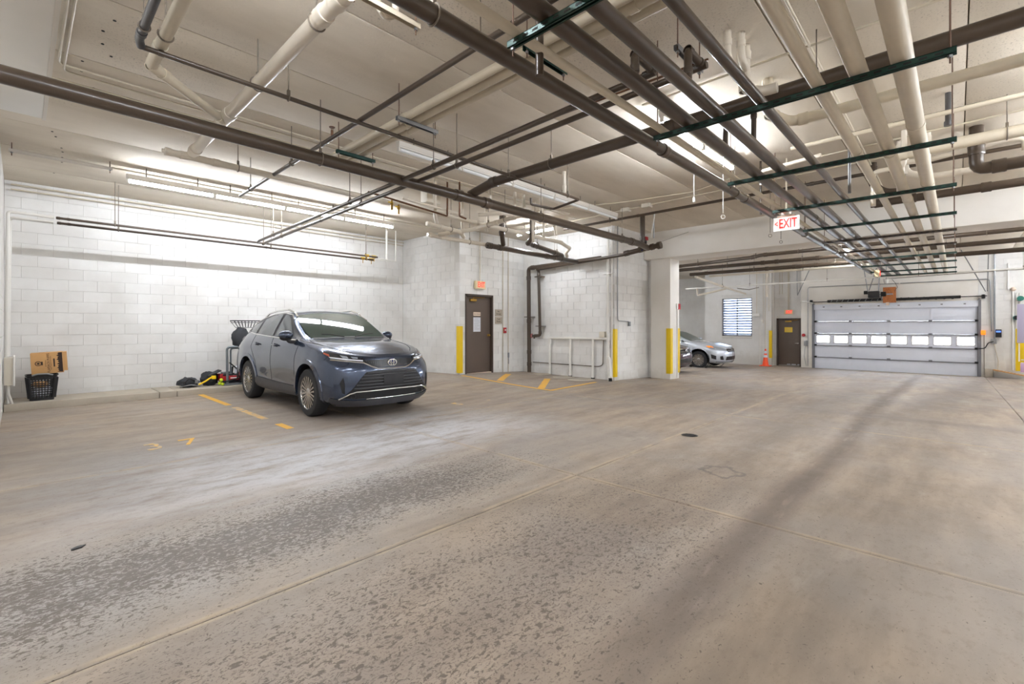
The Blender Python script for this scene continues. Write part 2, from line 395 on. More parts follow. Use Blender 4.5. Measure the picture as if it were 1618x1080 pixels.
# ---------------------------------------------------------------- structure: floor
fl = thing('floor', None, None, (0, 0, -.3), kind='structure')
XJ = [-3.3, -.5, 3.56, 7.6, 11.6, 15.6, 19.6, 23.9]; YJ = [-4.3, -.7, 2.56, 5.79, 9.02, 12.2]
def slab(x0, x1, y0, y1):
    g = .0035; mb = MB(); nx = 12; ny = 10; x0 += g; x1 -= g; y0 += g; y1 -= g
    xs = [x0, x0+.012]+[x0+(x1-x0)*i/nx for i in range(1, nx)]+[x1-.012, x1]; ys = [y0, y0+.012]+[y0+(y1-y0)*i/ny for i in range(1, ny)]+[y1-.012, y1]
    vs = []; n = len(ys)
    for i, x in enumerate(xs):
        for j, y in enumerate(ys): vs.append((x, y, H(x, y)-(.006 if i in (0, len(xs)-1) or j in (0, n-1) else 0)))
    fs = [(i*n+j, (i+1)*n+j, (i+1)*n+j+1, i*n+j+1) for i in range(len(xs)-1) for j in range(n-1)]
    mb.add(vs, fs, False)
    rim = [i*n for i in range(len(xs))]+[(len(xs)-1)*n+j for j in range(1, n)]+[i*n+n-1 for i in range(len(xs)-2, -1, -1)]+[j for j in range(n-2, 0, -1)]
    top = [vs[i] for i in rim]; bot = [(x, y, z-.06) for x, y, z in top]; k = len(top)
    mb.add(top+bot, [(i, k+i, k+(i+1) % k, (i+1) % k) for i in range(k)])
    return mb
for i in range(len(XJ)-1):
    for j in range(len(YJ)-1): part('slab', slab(XJ[i], XJ[i+1], YJ[j], YJ[j+1]), M['floor'], fl)
b = MB(); vs = []; 
for x in (-3.3, 10.4, 23.9):
    for y in (-4.3, 12.2): vs.append((x, y, H(x, y)-.02))
b.add(vs, [(0, 2, 3, 1), (2, 4, 5, 3)]); part('joint_filler', b, M['joint'], fl)
single('ground', MB().box(23.9, 80, -40, 40, -.7, -.42), M['asphalt'], kind='structure')

# ---------------------------------------------------------------- structure: block walls
BC = {}
def block_mesh(w_, h_):
    k = (round(w_, 3), round(h_, 3))
    if k in BC: return BC[k]
    w2, h2 = w_/2-.0022, h_/2-.0022; c = .003; d = .016
    o = [(-w2, -h2), (w2, -h2), (w2, h2), (-w2, h2)]; i_ = [(-w2+c, -h2+c), (w2-c, -h2+c), (w2-c, h2-c), (-w2+c, h2-c)]
    mb = MB(); mb.add([(x, 0, z) for x, z in o]+[(x, -d+.0022, z) for x, z in o]+[(x, -d, z) for x, z in i_],
        [(i, (i+1) % 4, 4+(i+1) % 4, 4+i) for i in range(4)]+[(4+i, 4+(i+1) % 4, 8+(i+1) % 4, 8+i) for i in range(4)]+[(8, 9, 10, 11)])
    BC[k] = mesh_of(mb, 'block', M['block'], fix=True); return BC[k]
def wall(name, p0, ux, length, z0, z1, holes=(), limit=300, joined=False, thick=.2, ext=(.2, .2), phase=0):
    """p0 start on the face, ux unit direction along the wall (face normal is ux rotated -90 deg), holes = [(a0,a1,b0,b1)]"""
    ux = Vector((*ux, 0)); nrm = Vector((ux.y, -ux.x, 0)); p0 = Vector((*p0, 0))
    W = thing(name, None, None, (p0.x, p0.y, z0), kind='structure')
    core = MB()
    cuts = sorted(set([0, length]+[v for h in holes for v in h[:2]]))
    for ci, (a, c) in enumerate(zip(cuts[:-1], cuts[1:])):
        segs = [(z0, z1)]
        for h in holes:
            if h[0] <= a+1e-6 and h[1] >= c-1e-6:
                new = []
                for s0, s1 in segs:
                    if h[2] > s0: new.append((s0, min(h[2], s1)))
                    if h[3] < s1: new.append((max(h[3], s0), s1))
                segs = new
        for s0, s1 in segs:
            if s1-s0 < .01: continue
            a_ = a-(ext[0] if ci == 0 else 0); c_ = c+(ext[1] if ci == len(cuts)-2 else 0)
            q = p0+ux*(a_+c_)/2 - nrm*(thick/2+.008)
            core.obox((q.x, q.y, (s0+s1)/2), ux, nrm, (0, 0, 1), (c_-a_)/2, thick/2, (s1-s0)/2)
    part('core', core, M['mortar'], W)
    BL, BH = .4064, .2032; cells = []
    k0 = math.floor(z0/BH)
    k = k0
    while k*BH < z1-.02:
        a0 = max(z0, k*BH); a1 = min(z1, (k+1)*BH); x = -BL*((k % 2)*.5+phase)
        while x < length:
            lo, hi = max(0, x), min(length, x+BL); segs = [(lo, hi)]
            for h in holes:
                if h[2] < a1-.02 and h[3] > a0+.02:
                    new = []
                    for s0, s1 in segs:
                        if h[0] > s0: new.append((s0, min(s1, h[0])))
                        if h[1] < s1: new.append((max(s0, h[1]), s1))
                    segs = [q for q in new if q[1] > q[0]]
            for s0, s1 in segs:
                if s1-s0 > .03 and a1-a0 > .02: cells.append(((s0+s1)/2, (a0+a1)/2, s1-s0, a1-a0))
            x += BL
        k += 1
    rot = math.atan2(ux.y, ux.x)
    def centre(c_): q = p0+ux*c_[0]-nrm*.016; return Vector((q.x, q.y, c_[1]))
    cells.sort(key=lambda c_: (centre(c_)-Vector((0, 0, 1.4))).length)
    n = 0 if joined else min(limit, len(cells))
    for c_ in cells[:n]:
        o = bpy.data.objects.new('block', block_mesh(c_[2], c_[3])); C.objects.link(o); o.parent = W
        o.location = centre(c_)-Vector((p0.x, p0.y, z0))+nrm*random.uniform(-.0008, .0012); o.rotation_euler = (0, 0, rot)
    if cells[n:]:
        mb = MB(); R = Matrix.Rotation(rot, 3, 'Z')
        for c_ in cells[n:]:
            me = block_mesh(c_[2], c_[3]); cc = centre(c_)
            mb.add([cc+R @ v.co for v in me.vertices], [tuple(p.vertices) for p in me.polygons])
        part('block_courses', mb, M['block'], W, kind='stuff')
    return W
# normal = ux rotated by -90deg: ux=(1,0)->(0,-1)
wall('wall_back', (-.18, 12), (1, 0), 8.08, 0, CEIL)
wall('wall_left', (-.18, 6.6), (0, 1), 5.4, 0, CEIL, joined=True, ext=(0, .2))          # normal +X
wall('wall_pier', (7.9, 12), (0, -1), 2.61, 0, CEIL, ext=(.2, 0))                       # normal -X
wall('wall_stair', (7.9, 9.39), (1, 0), 2.5, 0, CEIL, holes=[(.19, 1.21, -1, 2.235)], ext=(0, .2))
wall('wall_riser', (10.4, 9.39), (0, -1), 3.1, 0, CEIL, ext=(.2, 0))
wall('wall_front', (10.4, 6.29), (1, 0), 1.85, -.1, CEIL, ext=(0, 0))
wall('wall_recess', (12.2, 6.6), (0, -1), .6, -.1, 3.21, joined=True, ext=(0, 0))
wall('wall_rear', (12.25, 12), (1, 0), 12.2, -.6, CEIL, joined=True)
wall('wall_far', (23, 8.9), (0, -1), 2.93, -.6, CEIL, holes=[(.81, 2.13, .91, 2.67)], joined=True, ext=(0, 0))
wall('wall_bay', (24.3, 12), (0, -1), 3.2, -.6, CEIL, joined=True)
wall('wall_alcove', (23.5, 5.97), (0, -1), 1.14, -.6, CEIL, holes=[(.09, 1.04, -1, 1.72)], joined=True)
wall('wall_gate', (23, -.54), (0, -1), 3.8, -.6, CEIL, joined=True, ext=(0, .2))
wall('wall_right', (24, -4.3), (-1, 0), 27.4, -.6, CEIL, joined=True)      # normal +Y
# smooth pieces
single('wall_return', MB().box(-.38, -.2, 6.55, 12, -.1, CEIL), M['smoothwall'], kind='structure')
single('wall_near', MB().box(-3.4, -3.2, -4.4, 6.6, -.1, CEIL), M['smoothwall'], kind='structure')
single('wall_nook', MB().box(-3.3, -.2, 6.6, 6.8, -.1, CEIL), M['smoothwall'], kind='structure')
single('wall_lintel', MB().box(23, 23.35, -.54, 4.82, 2.27, CEIL), M['smoothwall'], kind='structure')
single('wall_jamb', MB().box(23.012, 23.8, 4.35, 4.83, -.6, CEIL), M['smoothwall'], kind='structure')
single('wall_cheek', MB().box(23.02, 23.6, 5.98, 6.15, -.6, CEIL), M['smoothwall'], kind='structure')
single('wall_cheek', MB().box(23.02, 24.5, 8.72, 8.89, -.6, CEIL), M['smoothwall'], kind='structure')
single('wall_side', MB().box(12.3, 12.5, 6.6, 12.2, -.2, CEIL), M['smoothwall'], kind='structure')
single('wall_backing', MB().box(10.6, 12.4, 6.52, 12.2, -.2, CEIL), M['smoothwall'], kind='structure')
single('wall_edge', MB().box(22.9, 24, -4.5, -4.32, -.6, CEIL), M['smoothwall'], kind='structure')
for nm_, bb in (('wall_lightseal', (-3.9, -3.7, -5, 13, -1, 4.4)), ('wall_lightseal', (-3.9, 25.4, 12.5, 12.7, -1, 4.4)), ('wall_lightseal', (-3.9, 25.4, -5, -4.8, -1, 4.4)), ('wall_lightseal', (25.2, 25.4, 8.7, 12.7, -1, 4.4)), ('roof_lightseal', (-3.9, 25.4, -5, 12.7, 4.3, 4.5))):
    single(nm_, MB().box(*bb), M['smoothwall'], kind='structure')  # unseen light-tight shell, added to stop sky leaking in at wall joints
# ---------------------------------------------------------------- column and beam
b = MB().box(12.07, 12.62, 5.59, 6.16, -.3, 3.22, ch=.012)
single('wall_column', b, M['smoothwall'], kind='structure')
b = MB().box(11.9, 12.75, -4.3, 6.28, 3.21, CEIL+.05, ch=.015)
single('wall_beam', b, M['smoothwall'], kind='structure')
# ---------------------------------------------------------------- ceiling of precast planks
ce = thing('ceiling', None, None, (0, 0, CEIL), kind='structure')
b = MB().box(-3.4, 24.9, -4.5, 12.3, CEIL+.05, CEIL+.2); part('slab_core', b, M['ceiljoint'], ce)
y = -4.95+.13
ys = [4.81+1.22*k for k in range(-8, 7)]
for a, c_ in zip(ys[:-1], ys[1:]):
    for x0, x1 in ((-3.4, 11.93), (12.7, 24.9)):
        part('plank', MB().box(x0, x1, max(a, -4.45)+.004, min(c_, 12.25)-.004, CEIL+random.uniform(-.002, .002)-(.05 if x0 > 10 else 0), CEIL+.06, ch=.008), M['plank'], ce)
# anchor plugs in the planks
b = MB()
for (x, yy) in [(.55, 5.1), (.5, 5.35), (.52, 5.6), (.6, 5.8), (.42, 6.1), (.43, 6.35), (.55, 6.7), (.6, 6.9), (.62, 7.15), (.3, 8.6), (.34, 8.8), (.42, 9.3), (.44, 9.5), (.45, 9.8), (.46, 10.1), (.4, 10.9)]:
    b.cyl((x, yy, CEIL-.004), (x, yy, CEIL+.01), .012, 8)
part('anchor_hole', b, M['slot'], ce, kind='stuff')
# kerb along the back wall: three cast lengths
kb = thing('kerb', 'low concrete kerb running along the foot of the white back wall', 'kerb', (4, 11.5, 0))
for x0, x1 in ((-.17, 1.85), (1.86, 2.13), (2.14, 4.9), (4.91, 7.88)):
    part('kerb_stone', MB().box(x0, x1, 11.08+random.uniform(-.004, .004), 11.98, -.02, .115+random.uniform(-.002, .002), ch=.012), M['kerb'], kb)

# ---------------------------------------------------------------- doors
def rect_frame(mb, axis, pos, a0, a1, z0, z1, wd, d):
    """flat U frame round an opening; axis 'Y' = wall at Y=pos facing -Y, 'X' = wall at X=pos facing -X"""
    for r in ((a0, a0+wd, z0, z1), (a1-wd, a1, z0, z1), (a0, a1, z1-wd, z1)):
        if axis == 'Y': mb.box(r[0], r[1], pos-.012, pos+d, r[2], r[3])
        else: mb.box(pos-.012, pos+d, r[0], r[1], r[2], r[3])
d1 = thing('door_1', None, None, (8.6, 9.45, .1), kind='structure')
b = MB(); rect_frame(b, 'Y', 9.385, 8.09, 9.11, .0, 2.235, .05, .16); part('door_frame', b, M['doorframe'], d1)
lf = part('door_leaf', MB().box(8.145, 9.055, 9.46, 9.505, .125, 2.18, ch=.003), M['door'], d1)
part('threshold', MB().box(8.14, 9.06, 9.40, 9.52, .0, .118), M['cream'], d1)
b = MB().lathe([(.0, -.075), (.02, -.075), (.03, -.06), (.03, -.05), (.012, -.035), (.012, -.008), (.032, -.006), (.032, 0)], (8.985, 9.46, 1.13), (0, 1, 0), 16)
b.box(8.96, 9.01, 9.40, 9.425, 1.12, 1.14, ch=.004); part('handle', b, M['brass'], d1)
b = MB().box(8.30, 8.52, 9.405, 9.46, 2.05, 2.11, ch=.006); b.cyl((8.42, 9.43, 2.12), (8.42, 9.43, 2.15), .012, 8)
b.tube([(8.42, 9.43, 2.145), (8.62, 9.37, 2.155), (8.8, 9.40, 2.16)], .007, 6); part('door_closer', b, M['brass'], d1)
part('hinge', MB().cyl((8.143, 9.455, 2.0), (8.143, 9.455, 2.1), .008, 8), M['doorframe'], d1)
part('hinge', MB().cyl((8.143, 9.455, 1.15), (8.143, 9.455, 1.25), .008, 8), M['doorframe'], d1)
part('hinge', MB().cyl((8.143, 9.455, .3), (8.143, 9.455, .4), .008, 8), M['doorframe'], d1)
# back of the opening, closed room behind
single('wall_stairback', MB().box(8.0, 9.2, 9.56, 9.6, 0, 2.3), M['smoothwall'], kind='structure')
# papers on the door
t = thing('door_plate', 'small cream name plate on the brown stair door above the paper', 'sign', (8.57, 9.455, 1.69))
part('plate', MB().box(8.44, 8.70, 9.452, 9.459, 1.66, 1.76, ch=.003), M['cream'], t); part('lettering', text_mb('Stair Entrance', .040, (8.57, 9.4505, 1.71), '-Y', .002), M['ink'], t)
t = thing('notice', 'white paper notice with faint lines taped on the brown stair door', 'notice', (8.57, 9.455, 1.29))
part('sheet', MB().box(8.44, 8.70, 9.454, 9.459, 1.23, 1.62), M['paper'], t)
b = MB()
for k, (a, c_) in enumerate([(.04, .15), (.03, .18), (.05, .2), (.03, .16), (.04, .2), (.03, .12), (.04, .19)]): b.box(8.44+a, 8.44+c_+.03, 9.452, 9.455, 1.57-k*.045, 1.576-k*.045)
part('printed_lines', b, M['galv'], t)
for z0, tx, lb in ((1.66, ('No', 'Storage'), 'upper of two taupe plates right of the stair door'), (1.45, ('Trash', 'Room'), 'lower of two taupe plates right of the stair door')):
    t = thing('wall_sign', lb, 'sign', (9.31, 9.38, z0)); part('plate', MB().box(9.18, 9.45, 9.367, 9.375, z0, z0+.19, ch=.003), M['taupe'], t)
    part('lettering', text_mb(tx[0], .058, (9.31, 9.366, z0+.13), '-Y'), M['ink'], t); part('lettering', text_mb(tx[1], .058, (9.31, 9.366, z0+.065), '-Y'), M['ink'], t)
# far exit door
fx = H(23.4, 5.4)+.02
d2 = thing('door_2', None, None, (23.5, 5.4, fx), kind='structure')
b = MB(); rect_frame(b, 'X', 23.47, 4.93, 5.88, -.45, 1.73, .05, .14); part('door_frame', b, M['doorframe'], d2)
part('door_leaf', MB().box(23.55, 23.595, 4.985, 5.825, -.33, 1.675, ch=.003), M['door'], d2)
b = MB().cyl((23.55, 5.05, .62), (23.49, 5.05, .62), .012, 8); b.box(23.485, 23.5, 5.03, 5.17, .61, .632, ch=.003); b.lathe([(0, -.01), (.03, -.01), (.035, 0)], (23.55, 5.05, .62), (1, 0, 0), 14); part('handle', b, M['silver'], d2)
b = MB().box(23.5, 23.55, 5.3, 5.55, 1.56, 1.62, ch=.005); b.tube([(23.5, 5.4, 1.63), (23.45, 5.2, 1.64), (23.48, 5.05, 1.65)], .008, 6); part('door_closer', b, M['brass'], d2)
for yy, ww in ((5.42, .13), (5.22, .17), (5.03, .1)): part('sweep', MB().box(23.535, 23.55, yy-ww/2, yy+ww/2, -.33, -.29), M['paper'], d2)
single('wall_exitback', MB().box(23.64, 23.7, 4.8, 6.0, -.6, 1.9), M['smoothwall'], kind='structure')
t = thing('door_notice', 'yellow notice taped on the far brown exit door', 'notice', (23.545, 5.43, 1.14))
part('sheet', MB().box(23.54, 23.549, 5.27, 5.58, 1.11, 1.33), M['gold'], t)
b = MB()
for k in range(3): b.box(23.538, 23.541, 5.32, 5.53, 1.17+k*.05, 1.178+k*.05)
part('printed_lines', b, M['taupe'], t)

# overhead garage door -----------------------------------------------------
Y0, Y1 = -.53, 4.34; zb = -.385; ph = .49
d3 = thing('door_3', None, None, (23.1, 1.9, zb), kind='structure')
xf = 23.05
for k in range(5):
    z0 = zb+k*ph; z1 = z0+ph-.001; mb = MB()
    if k != 2:
        mb.box(xf, xf+.05, Y0, Y1, z0, z1, ch=.006)
        for q in range(4):   # shallow ribs of each section
            mb.box(xf-.008, xf, Y0+.03, Y1-.03, z0+.05+q*.11, z0+.056+q*.11)
    else:
        wz0, wz1 = z0+.11, z0+.39; mb.box(xf, xf+.05, Y0, Y1, z0, wz0); mb.box(xf, xf+.05, Y0, Y1, wz1, z1)
        pitch = (Y1-Y0)/8; yy = Y0
        for q in range(8):
            a = Y0+pitch*q+pitch*.13; c_ = Y0+pitch*(q+1)-pitch*.13
            mb.box(xf, xf+.05, yy, a, wz0, wz1); yy = c_
        mb.box(xf, xf+.05, yy, Y1, wz0, wz1)
    sec = part('door_section', mb, M['doorpanel'], d3)
    if k == 2:
        for q in range(8):
            a = Y0+pitch*q+pitch*.13; c_ = Y0+pitch*(q+1)-pitch*.13
            wn = MB()
            for r in ((a-.02, a+.008, wz0-.02, wz1+.02), (c_-.008, c_+.02, wz0-.02, wz1+.02), (a-.02, c_+.02, wz0-.02, wz0+.008), (a-.02, c_+.02, wz1-.008, wz1+.02)): wn.box(xf-.012, xf+.002, *r)
            part('window_frame', wn, M['white'], sec)
            part('pane', MB().box(xf+.02, xf+.026, a, c_, wz0, wz1), M['pane'], sec)
for k in range(1, 5):
    z0 = zb+k*ph
    b = MB().box(xf-.03, xf-.002, Y0+.02, Y1-.02, z0-.03, z0-.004); b.box(xf-.05, xf-.03, Y0+.02, Y1-.02, z0-.03, z0-.022)
    part('stiffener_rail', b, M['rail'], d3)
    for q in range(5):
        yy = Y0+.03+(Y1-Y0-.06)*q/4
        b = MB().box(xf-.06, xf-.002, yy-.05, yy+.05, z0-.035, z0+.035); b.cyl((xf-.07, yy-.04, z0), (xf-.07, yy+.04, z0), .018, 8); part('hinge', b, M['alloydark'] if q in (0, 4) else M['rail'], d3)
for q in range(1, 4):
    yy = Y0+(Y1-Y0)*q/4; part('centre_stile', MB().box(xf-.012, xf, yy-.03, yy+.03, zb, zb+5*ph), M['doorpanel'], d3)
for yy, s in ((Y0-.03, -1), (Y1+.03, 1)):
    b = MB().box(xf-.1, xf-.02, yy-.02, yy+.02, zb, 2.35); b.box(xf-.06, xf-.05, yy-.05, yy+.05, zb, 2.3); part('track', b, M['rail'], d3)
part('header_board', MB().box(22.97, 23.12, Y0-.05, Y1+.05, 2.06, 2.28, ch=.004), M['doorpanel'], d3)
for q in range(8): part('bolt', MB().box(22.95, 22.97, Y0+.3+q*.6, Y0+.36+q*.6, 2.15, 2.19), M['rail'], d3)
part('bottom_seal', MB().box(xf-.01, xf+.05, Y0, Y1, zb-.04, zb), M['black'], d3)

# torsion shaft with springs
t = thing('torsion_shaft', 'long black spring shaft mounted over the overhead garage door', 'spring', (22.85, 1.9, 2.35))
part('shaft', MB().cyl((22.85, -.75, 2.42), (22.85, 4.5, 2.38), .016, 10), M['alloydark'], t)
def coil(y0, y1, r, n):
    pts = [(22.85+r*math.cos(2*PI*i/8), y0+(y1-y0)*i/(8*n), 2.40+r*math.sin(2*PI*i/8)) for i in range(8*n+1)]
    return MB().tube(pts, .011, 5, 0)
def sleeve(y0, y1):
    b = MB().tube([(22.85, y0, 2.415), (22.85, (y0+y1)/2, 2.40), (22.85, y1, 2.395)], .052, 14, 0); return b
part('spring', sleeve(-.1, 1.95), M['black'], t); part('spring', sleeve(2.1, 3.85), M['black'], t)
part('coil', coil(2.12, 3.8, .055, 9), M['galv'], t, label='pale stripe wound round the left spring'); part('coil', coil(-.05, 1.9, .053, 9), M['alloydark'], t)
for yy in (-.66, 4.42):
    part('cable_drum', MB().lathe([(.02, -.05), (.07, -.045), (.07, -.035), (.045, -.03), (.045, .03), (.07, .035), (.07, .045), (.02, .05)], (22.85, yy, 2.40), (0, 1, 0), 16), M['alloydark'], t)
    part('bearing_bracket', MB().box(22.8, 22.98, yy-.03, yy+.03, 2.33, 2.47), M['alloydark'], t)
# opener
t = thing('door_opener', 'dark motor opener hanging above the middle of the garage door', 'motor', (22.6, 2.35, 2.45))
part('housing', MB().box(22.45, 22.8, 2.15, 2.48, 2.47, 2.72, ch=.02), M['blackpl'], t)
part('motor', MB().cyl((22.6, 2.1, 2.60), (22.6, 1.95, 2.60), .09, 16), M['alloydark'], t)
part('motor', MB().cyl((22.62, 2.5, 2.68), (22.62, 2.62, 2.68), .07, 16), M['alloydark'], t)
part('sprocket', MB().lathe([(.02, -.015), (.08, -.012), (.08, .012), (.02, .015)], (22.62, 2.08, 2.45), (0, 1, 0), 16), M['galv'], t)
for a, c_ in (((22.62, 2.66, 3.87), (22.6, 2.5, 2.72)), ((22.2, 2.1, 3.87), (22.6, 2.46, 2.75)), ((22.6, 2.12, 3.87), (22.6, 2.17, 2.72))):
    part('strap', MB().tube([a, c_], .022, 4, 0), M['galv'], t)
t = thing('strand_board', 'orange strand board panel fixed over the spring shaft', 'board', (22.75, 1.87, 2.27))
part('board', MB().box(22.74, 22.76, 1.66, 2.05, 2.27, 2.86, ch=.002), M['osb'], t); part('block', MB().box(22.72, 22.78, 1.86, 1.96, 2.17, 2.29), M['cream'], t)
part('arm', MB().box(22.70, 22.74, 1.75, 2.25, 2.57, 2.62), M['galv'], t)
part('cable', MB().tube([(22.72, 1.7, 2.7), (22.72, 1.62, 2.85), (22.72, 1.68, 3.0), (22.72, 1.78, 3.15)], .008, 6), M['blackpl'], t)
t = single('spot_lamp', MB().lathe([(0, 0), (.05, 0), (.09, .14), (.085, .16), (0, .16)], (22.7, 1.95, 3.0), (0, 0, 1), 14), M['white'], 'round white lamp hanging above the strand board', 'lamp')

# louvred window -----------------------------------------------------------
w1 = thing('window_1', None, None, (23.1, 7.43, .91), kind='structure')
b = MB()
for r in ((6.77, 6.82, .91, 2.67), (8.04, 8.09, .91, 2.67), (6.77, 8.09, .91, .98), (6.77, 8.09, 2.63, 2.67), (7.41, 7.45, .91, 2.67)): b.box(23.06, 23.12, *r)
part('window_frame', b, M['rail'], w1)
for k in range(14):
    zz = 1.02+k*.119
    for a, c_ in ((6.82, 7.41), (7.45, 8.04)):
        part('louvre', MB().obox((23.10, (a+c_)/2, zz), (0, 1, 0), (.6, 0, -.8), (.8, 0, .6), (c_-a)/2, .043, .004), M['louvre'], w1)
part('pane', MB().box(23.15, 23.155, 6.78, 8.08, .92, 2.66), M['paneobscured'], w1)
part('sill', MB().box(22.96, 23.15, 6.75, 8.11, .87, .91), M['smoothwall'], w1)

# ---------------------------------------------------------------- corner guards
def guard(x, y, z0, lab, sy=1, wd=.11):
    b = MB().box(x-.012, x, y-.0, y+sy*wd, z0, z0+1.22, ch=.003); b.box(x-.012, x+wd, y-sy*.012, y, z0, z0+1.22, ch=.003)
    return single('corner_guard', b, M['yellow'], lab, 'corner guard', 'yellow corner guards')
guard(7.883, 9.375, .16, 'yellow corner guard on the block corner left of the stair door')
guard(10.385, 6.275, .09, 'yellow corner guard on the block corner beside the white drain pipe')
guard(12.06, 5.58, .10, 'yellow corner guard on the near edge of the free column', 1, .12)
b = MB().box(12.50, 12.635, 5.57, 5.583, .10, 1.32, ch=.003); b.box(12.622, 12.635, 5.57, 5.7, .10, 1.32, ch=.003)
single('corner_guard', b, M['yellow'], 'yellow corner guard on the rear right edge of the free column', 'corner guard', 'yellow corner guards')
guard(22.975, 5.96, -.03, 'yellow corner guard between the traffic cone and the far exit door', 1, .1)
single('corner_guard', MB().box(21.9, 22.02, -1.55, -1.36, -.05, 1.3, ch=.004), M['yellow'], 'yellow guard partly cut off at the right edge of the picture', 'corner guard', 'yellow corner guards')

# ---------------------------------------------------------------- lamps
def lamp(p, ax, lit, label, L=1.21, name='strip_light', group='ceiling strip lights'):
    p = Vector(p); ax = Vector(ax); sd = Vector((-ax.y, ax.x, 0)); c = p+ax*L/2
    t = thing(name, label, 'light', tuple(c), group=group)
    b = MB().obox((c.x, c.y, c.z+.075), ax, sd, (0, 0, 1), L/2, .036, .03)
    b.obox((c.x, c.y, c.z+.035), ax, sd, (0, 0, 1), L/2, .03, .012); part('housing', b, M['fixture'], t)
    part('tube', MB().cyl(tuple(p+ax*.03), tuple(p+ax*(L-.03)), .025, 14), M['lampon'] if lit else M['lampoff'], t, label='glowing white tube' if lit else 'unlit white tube')
    for e in (.015, L-.015): part('lamp_holder', MB().obox(tuple(p+ax*e+Vector((0, 0, .01))), ax, sd, (0, 0, 1), .013, .022, .035), M['fixture'], t)
    for e in (.25, L-.25):
        q = p+ax*e; part('stem', MB().cyl((q.x, q.y, p.z+.1), (q.x, q.y, CEIL), .008, 6), M['rod'], t)
nm = ['first (leftmost)', 'second', 'third', 'fourth (rightmost)']
for k in range(4): lamp((1.17+1.21*k, 9.52, 3.68), (1, 0, 0), True, f'{nm[k]} lit strip light in the row along the white back wall')
lamp((5.0, 2.42, 3.72), (1, 0, 0), True, 'nearer lit strip light seen between the brown pipes of the rack', 1.15); lamp((6.2, 2.42, 3.72), (1, 0, 0), True, 'farther lit strip light seen between the brown pipes of the rack', 1.1)
for k, n_ in enumerate(('nearest', 'second nearest', 'third nearest', 'fourth nearest', 'farthest')):
    lamp((3.45+1.1*k, 5.36, 3.72), (1, 0, 0), False, f'{n_} unlit strip light in the row behind the long brown main pipe', 1.09)
lamp((8.69, 6.88, 3.68), (0, 1, 0), True, 'short lit strip light crosswise among the drain pipes near the stair door', 1.2)
for k, n_ in enumerate(('nearer', 'farther')): lamp((15.6+1.25*k, 2.35, 3.6), (1, 0, 0), True, f'{n_} lit strip light beyond the beam above the pipe rack', 1.2)
for lb_, x, y in (('beside the entry corner over the near lane', -1.6, 2.42), ('directly over the near lane, closest to the camera', .3, 2.42), ('over the far right stalls nearest the camera', .3, -2.2), ('over the right lane second from the camera', 2.9, -2.2),
    ('over the right lane third from the camera', 6.0, -2.2), ('over the right lane just before the beam', 9.5, -2.2), ('in the near left nook behind the duct', -1.6, 5.2), ('on the right just past the beam', 13.8, -2.2), ('on the right midway past the beam', 17, -2.4),
    ('on the right close to the garage door', 20.3, -2.2), ('just past the beam behind the free column', 12.95, 3.6), ('just past the beam over the rack pipes', 12.95, .6), ('over the maroon car in the rear bay', 15.0, 9.5), ('over the silver sedan in the rear bay', 19.5, 9.5), ('beside the garage door on the far right', 21.3, -3.2), ('second from the garage door on the far right', 18.6, -3.4), ('third from the garage door on the far right', 15.6, -3.4), ('past the beam near the stair bay', 13.0, 7.5), ('before the beam on the far right', 10.2, -3.4), ('on the far right midway along the near bay', 7.4, -3.4), ('over the bay right of the maroon car', 17.3, 10.6),
    ('between the beam and the tee pipe just right of the view', 8.0, -1.3), ('above the right edge of the view near the tee pipe', 5.8, -1.2), 
    ('in the rearmost right corner behind the camera', -2.2, -2.2)):
    lamp((x, y, 3.7), (1, 0, 0), True, 'added unseen lit strip light '+lb_, 1.2)  # unseen strip lights, added to even out the room lighting

def along(pts, d):
    pts = [Vector(p) for p in pts]
    for a, b_ in zip(pts[:-1], pts[1:]):
        L = (b_-a).length
        if d <= L: return a+(b_-a)*d/L, (b_-a).normalized()
        d -= L
    return pts[-1], (pts[-1]-pts[-2]).normalized()
def pipe(label, pts, r, m='brown', joints=(), hang=(), name='pipe', cat='pipe', group=None, fil=None, n=14, rodm='rod', top=None, caps=()):
    pts = [tuple(p) for p in pts]
    if not joints and not hang and not caps: return single(name, MB().tube(pts, r, n, fil), M[m], label, cat, group, org=pts[0])
    t = thing(name, label, cat, pts[0], group=group)
    part('pipe_run', MB().tube(pts, r, n, fil), M[m], t)
    for d in joints:
        c_, ax = along(pts, d); w_ = r*.9
        b = MB().lathe([(r, -w_), (r*1.14, -w_), (r*1.2, -w_*.7), (r*1.16, -w_*.4), (r*1.16, w_*.4), (r*1.2, w_*.7), (r*1.14, w_), (r, w_)], c_, ax, 18)
        part('coupling', b, M[m], t)
    for d in hang:
        c_, ax = along(pts, d); zt = (CEIL if c_.x < 12.3 else CEIL-.05) if top is None else top
        hg = part('hanger', MB().ring(c_, ax, r+.006, .006, 18, 6).box(c_.x-.012, c_.x+.012, c_.y-.012, c_.y+.012, c_.z+r, c_.z+r+.05), M['rod'], t)
        part('rod', MB().cyl((c_.x, c_.y, c_.z+r+.02), (c_.x, c_.y, zt), .0055, 6), M[rodm], hg)
    for d in caps:
        c_, ax = along(pts, d); part('end_cap', MB().lathe([(0, -.03), (r*1.15, -.03), (r*1.15, .03), (r*.6, .035), (r*.6, .06), (0, .06)], c_, ax if d > 0 else -ax, 18), M[m], t)
    return t
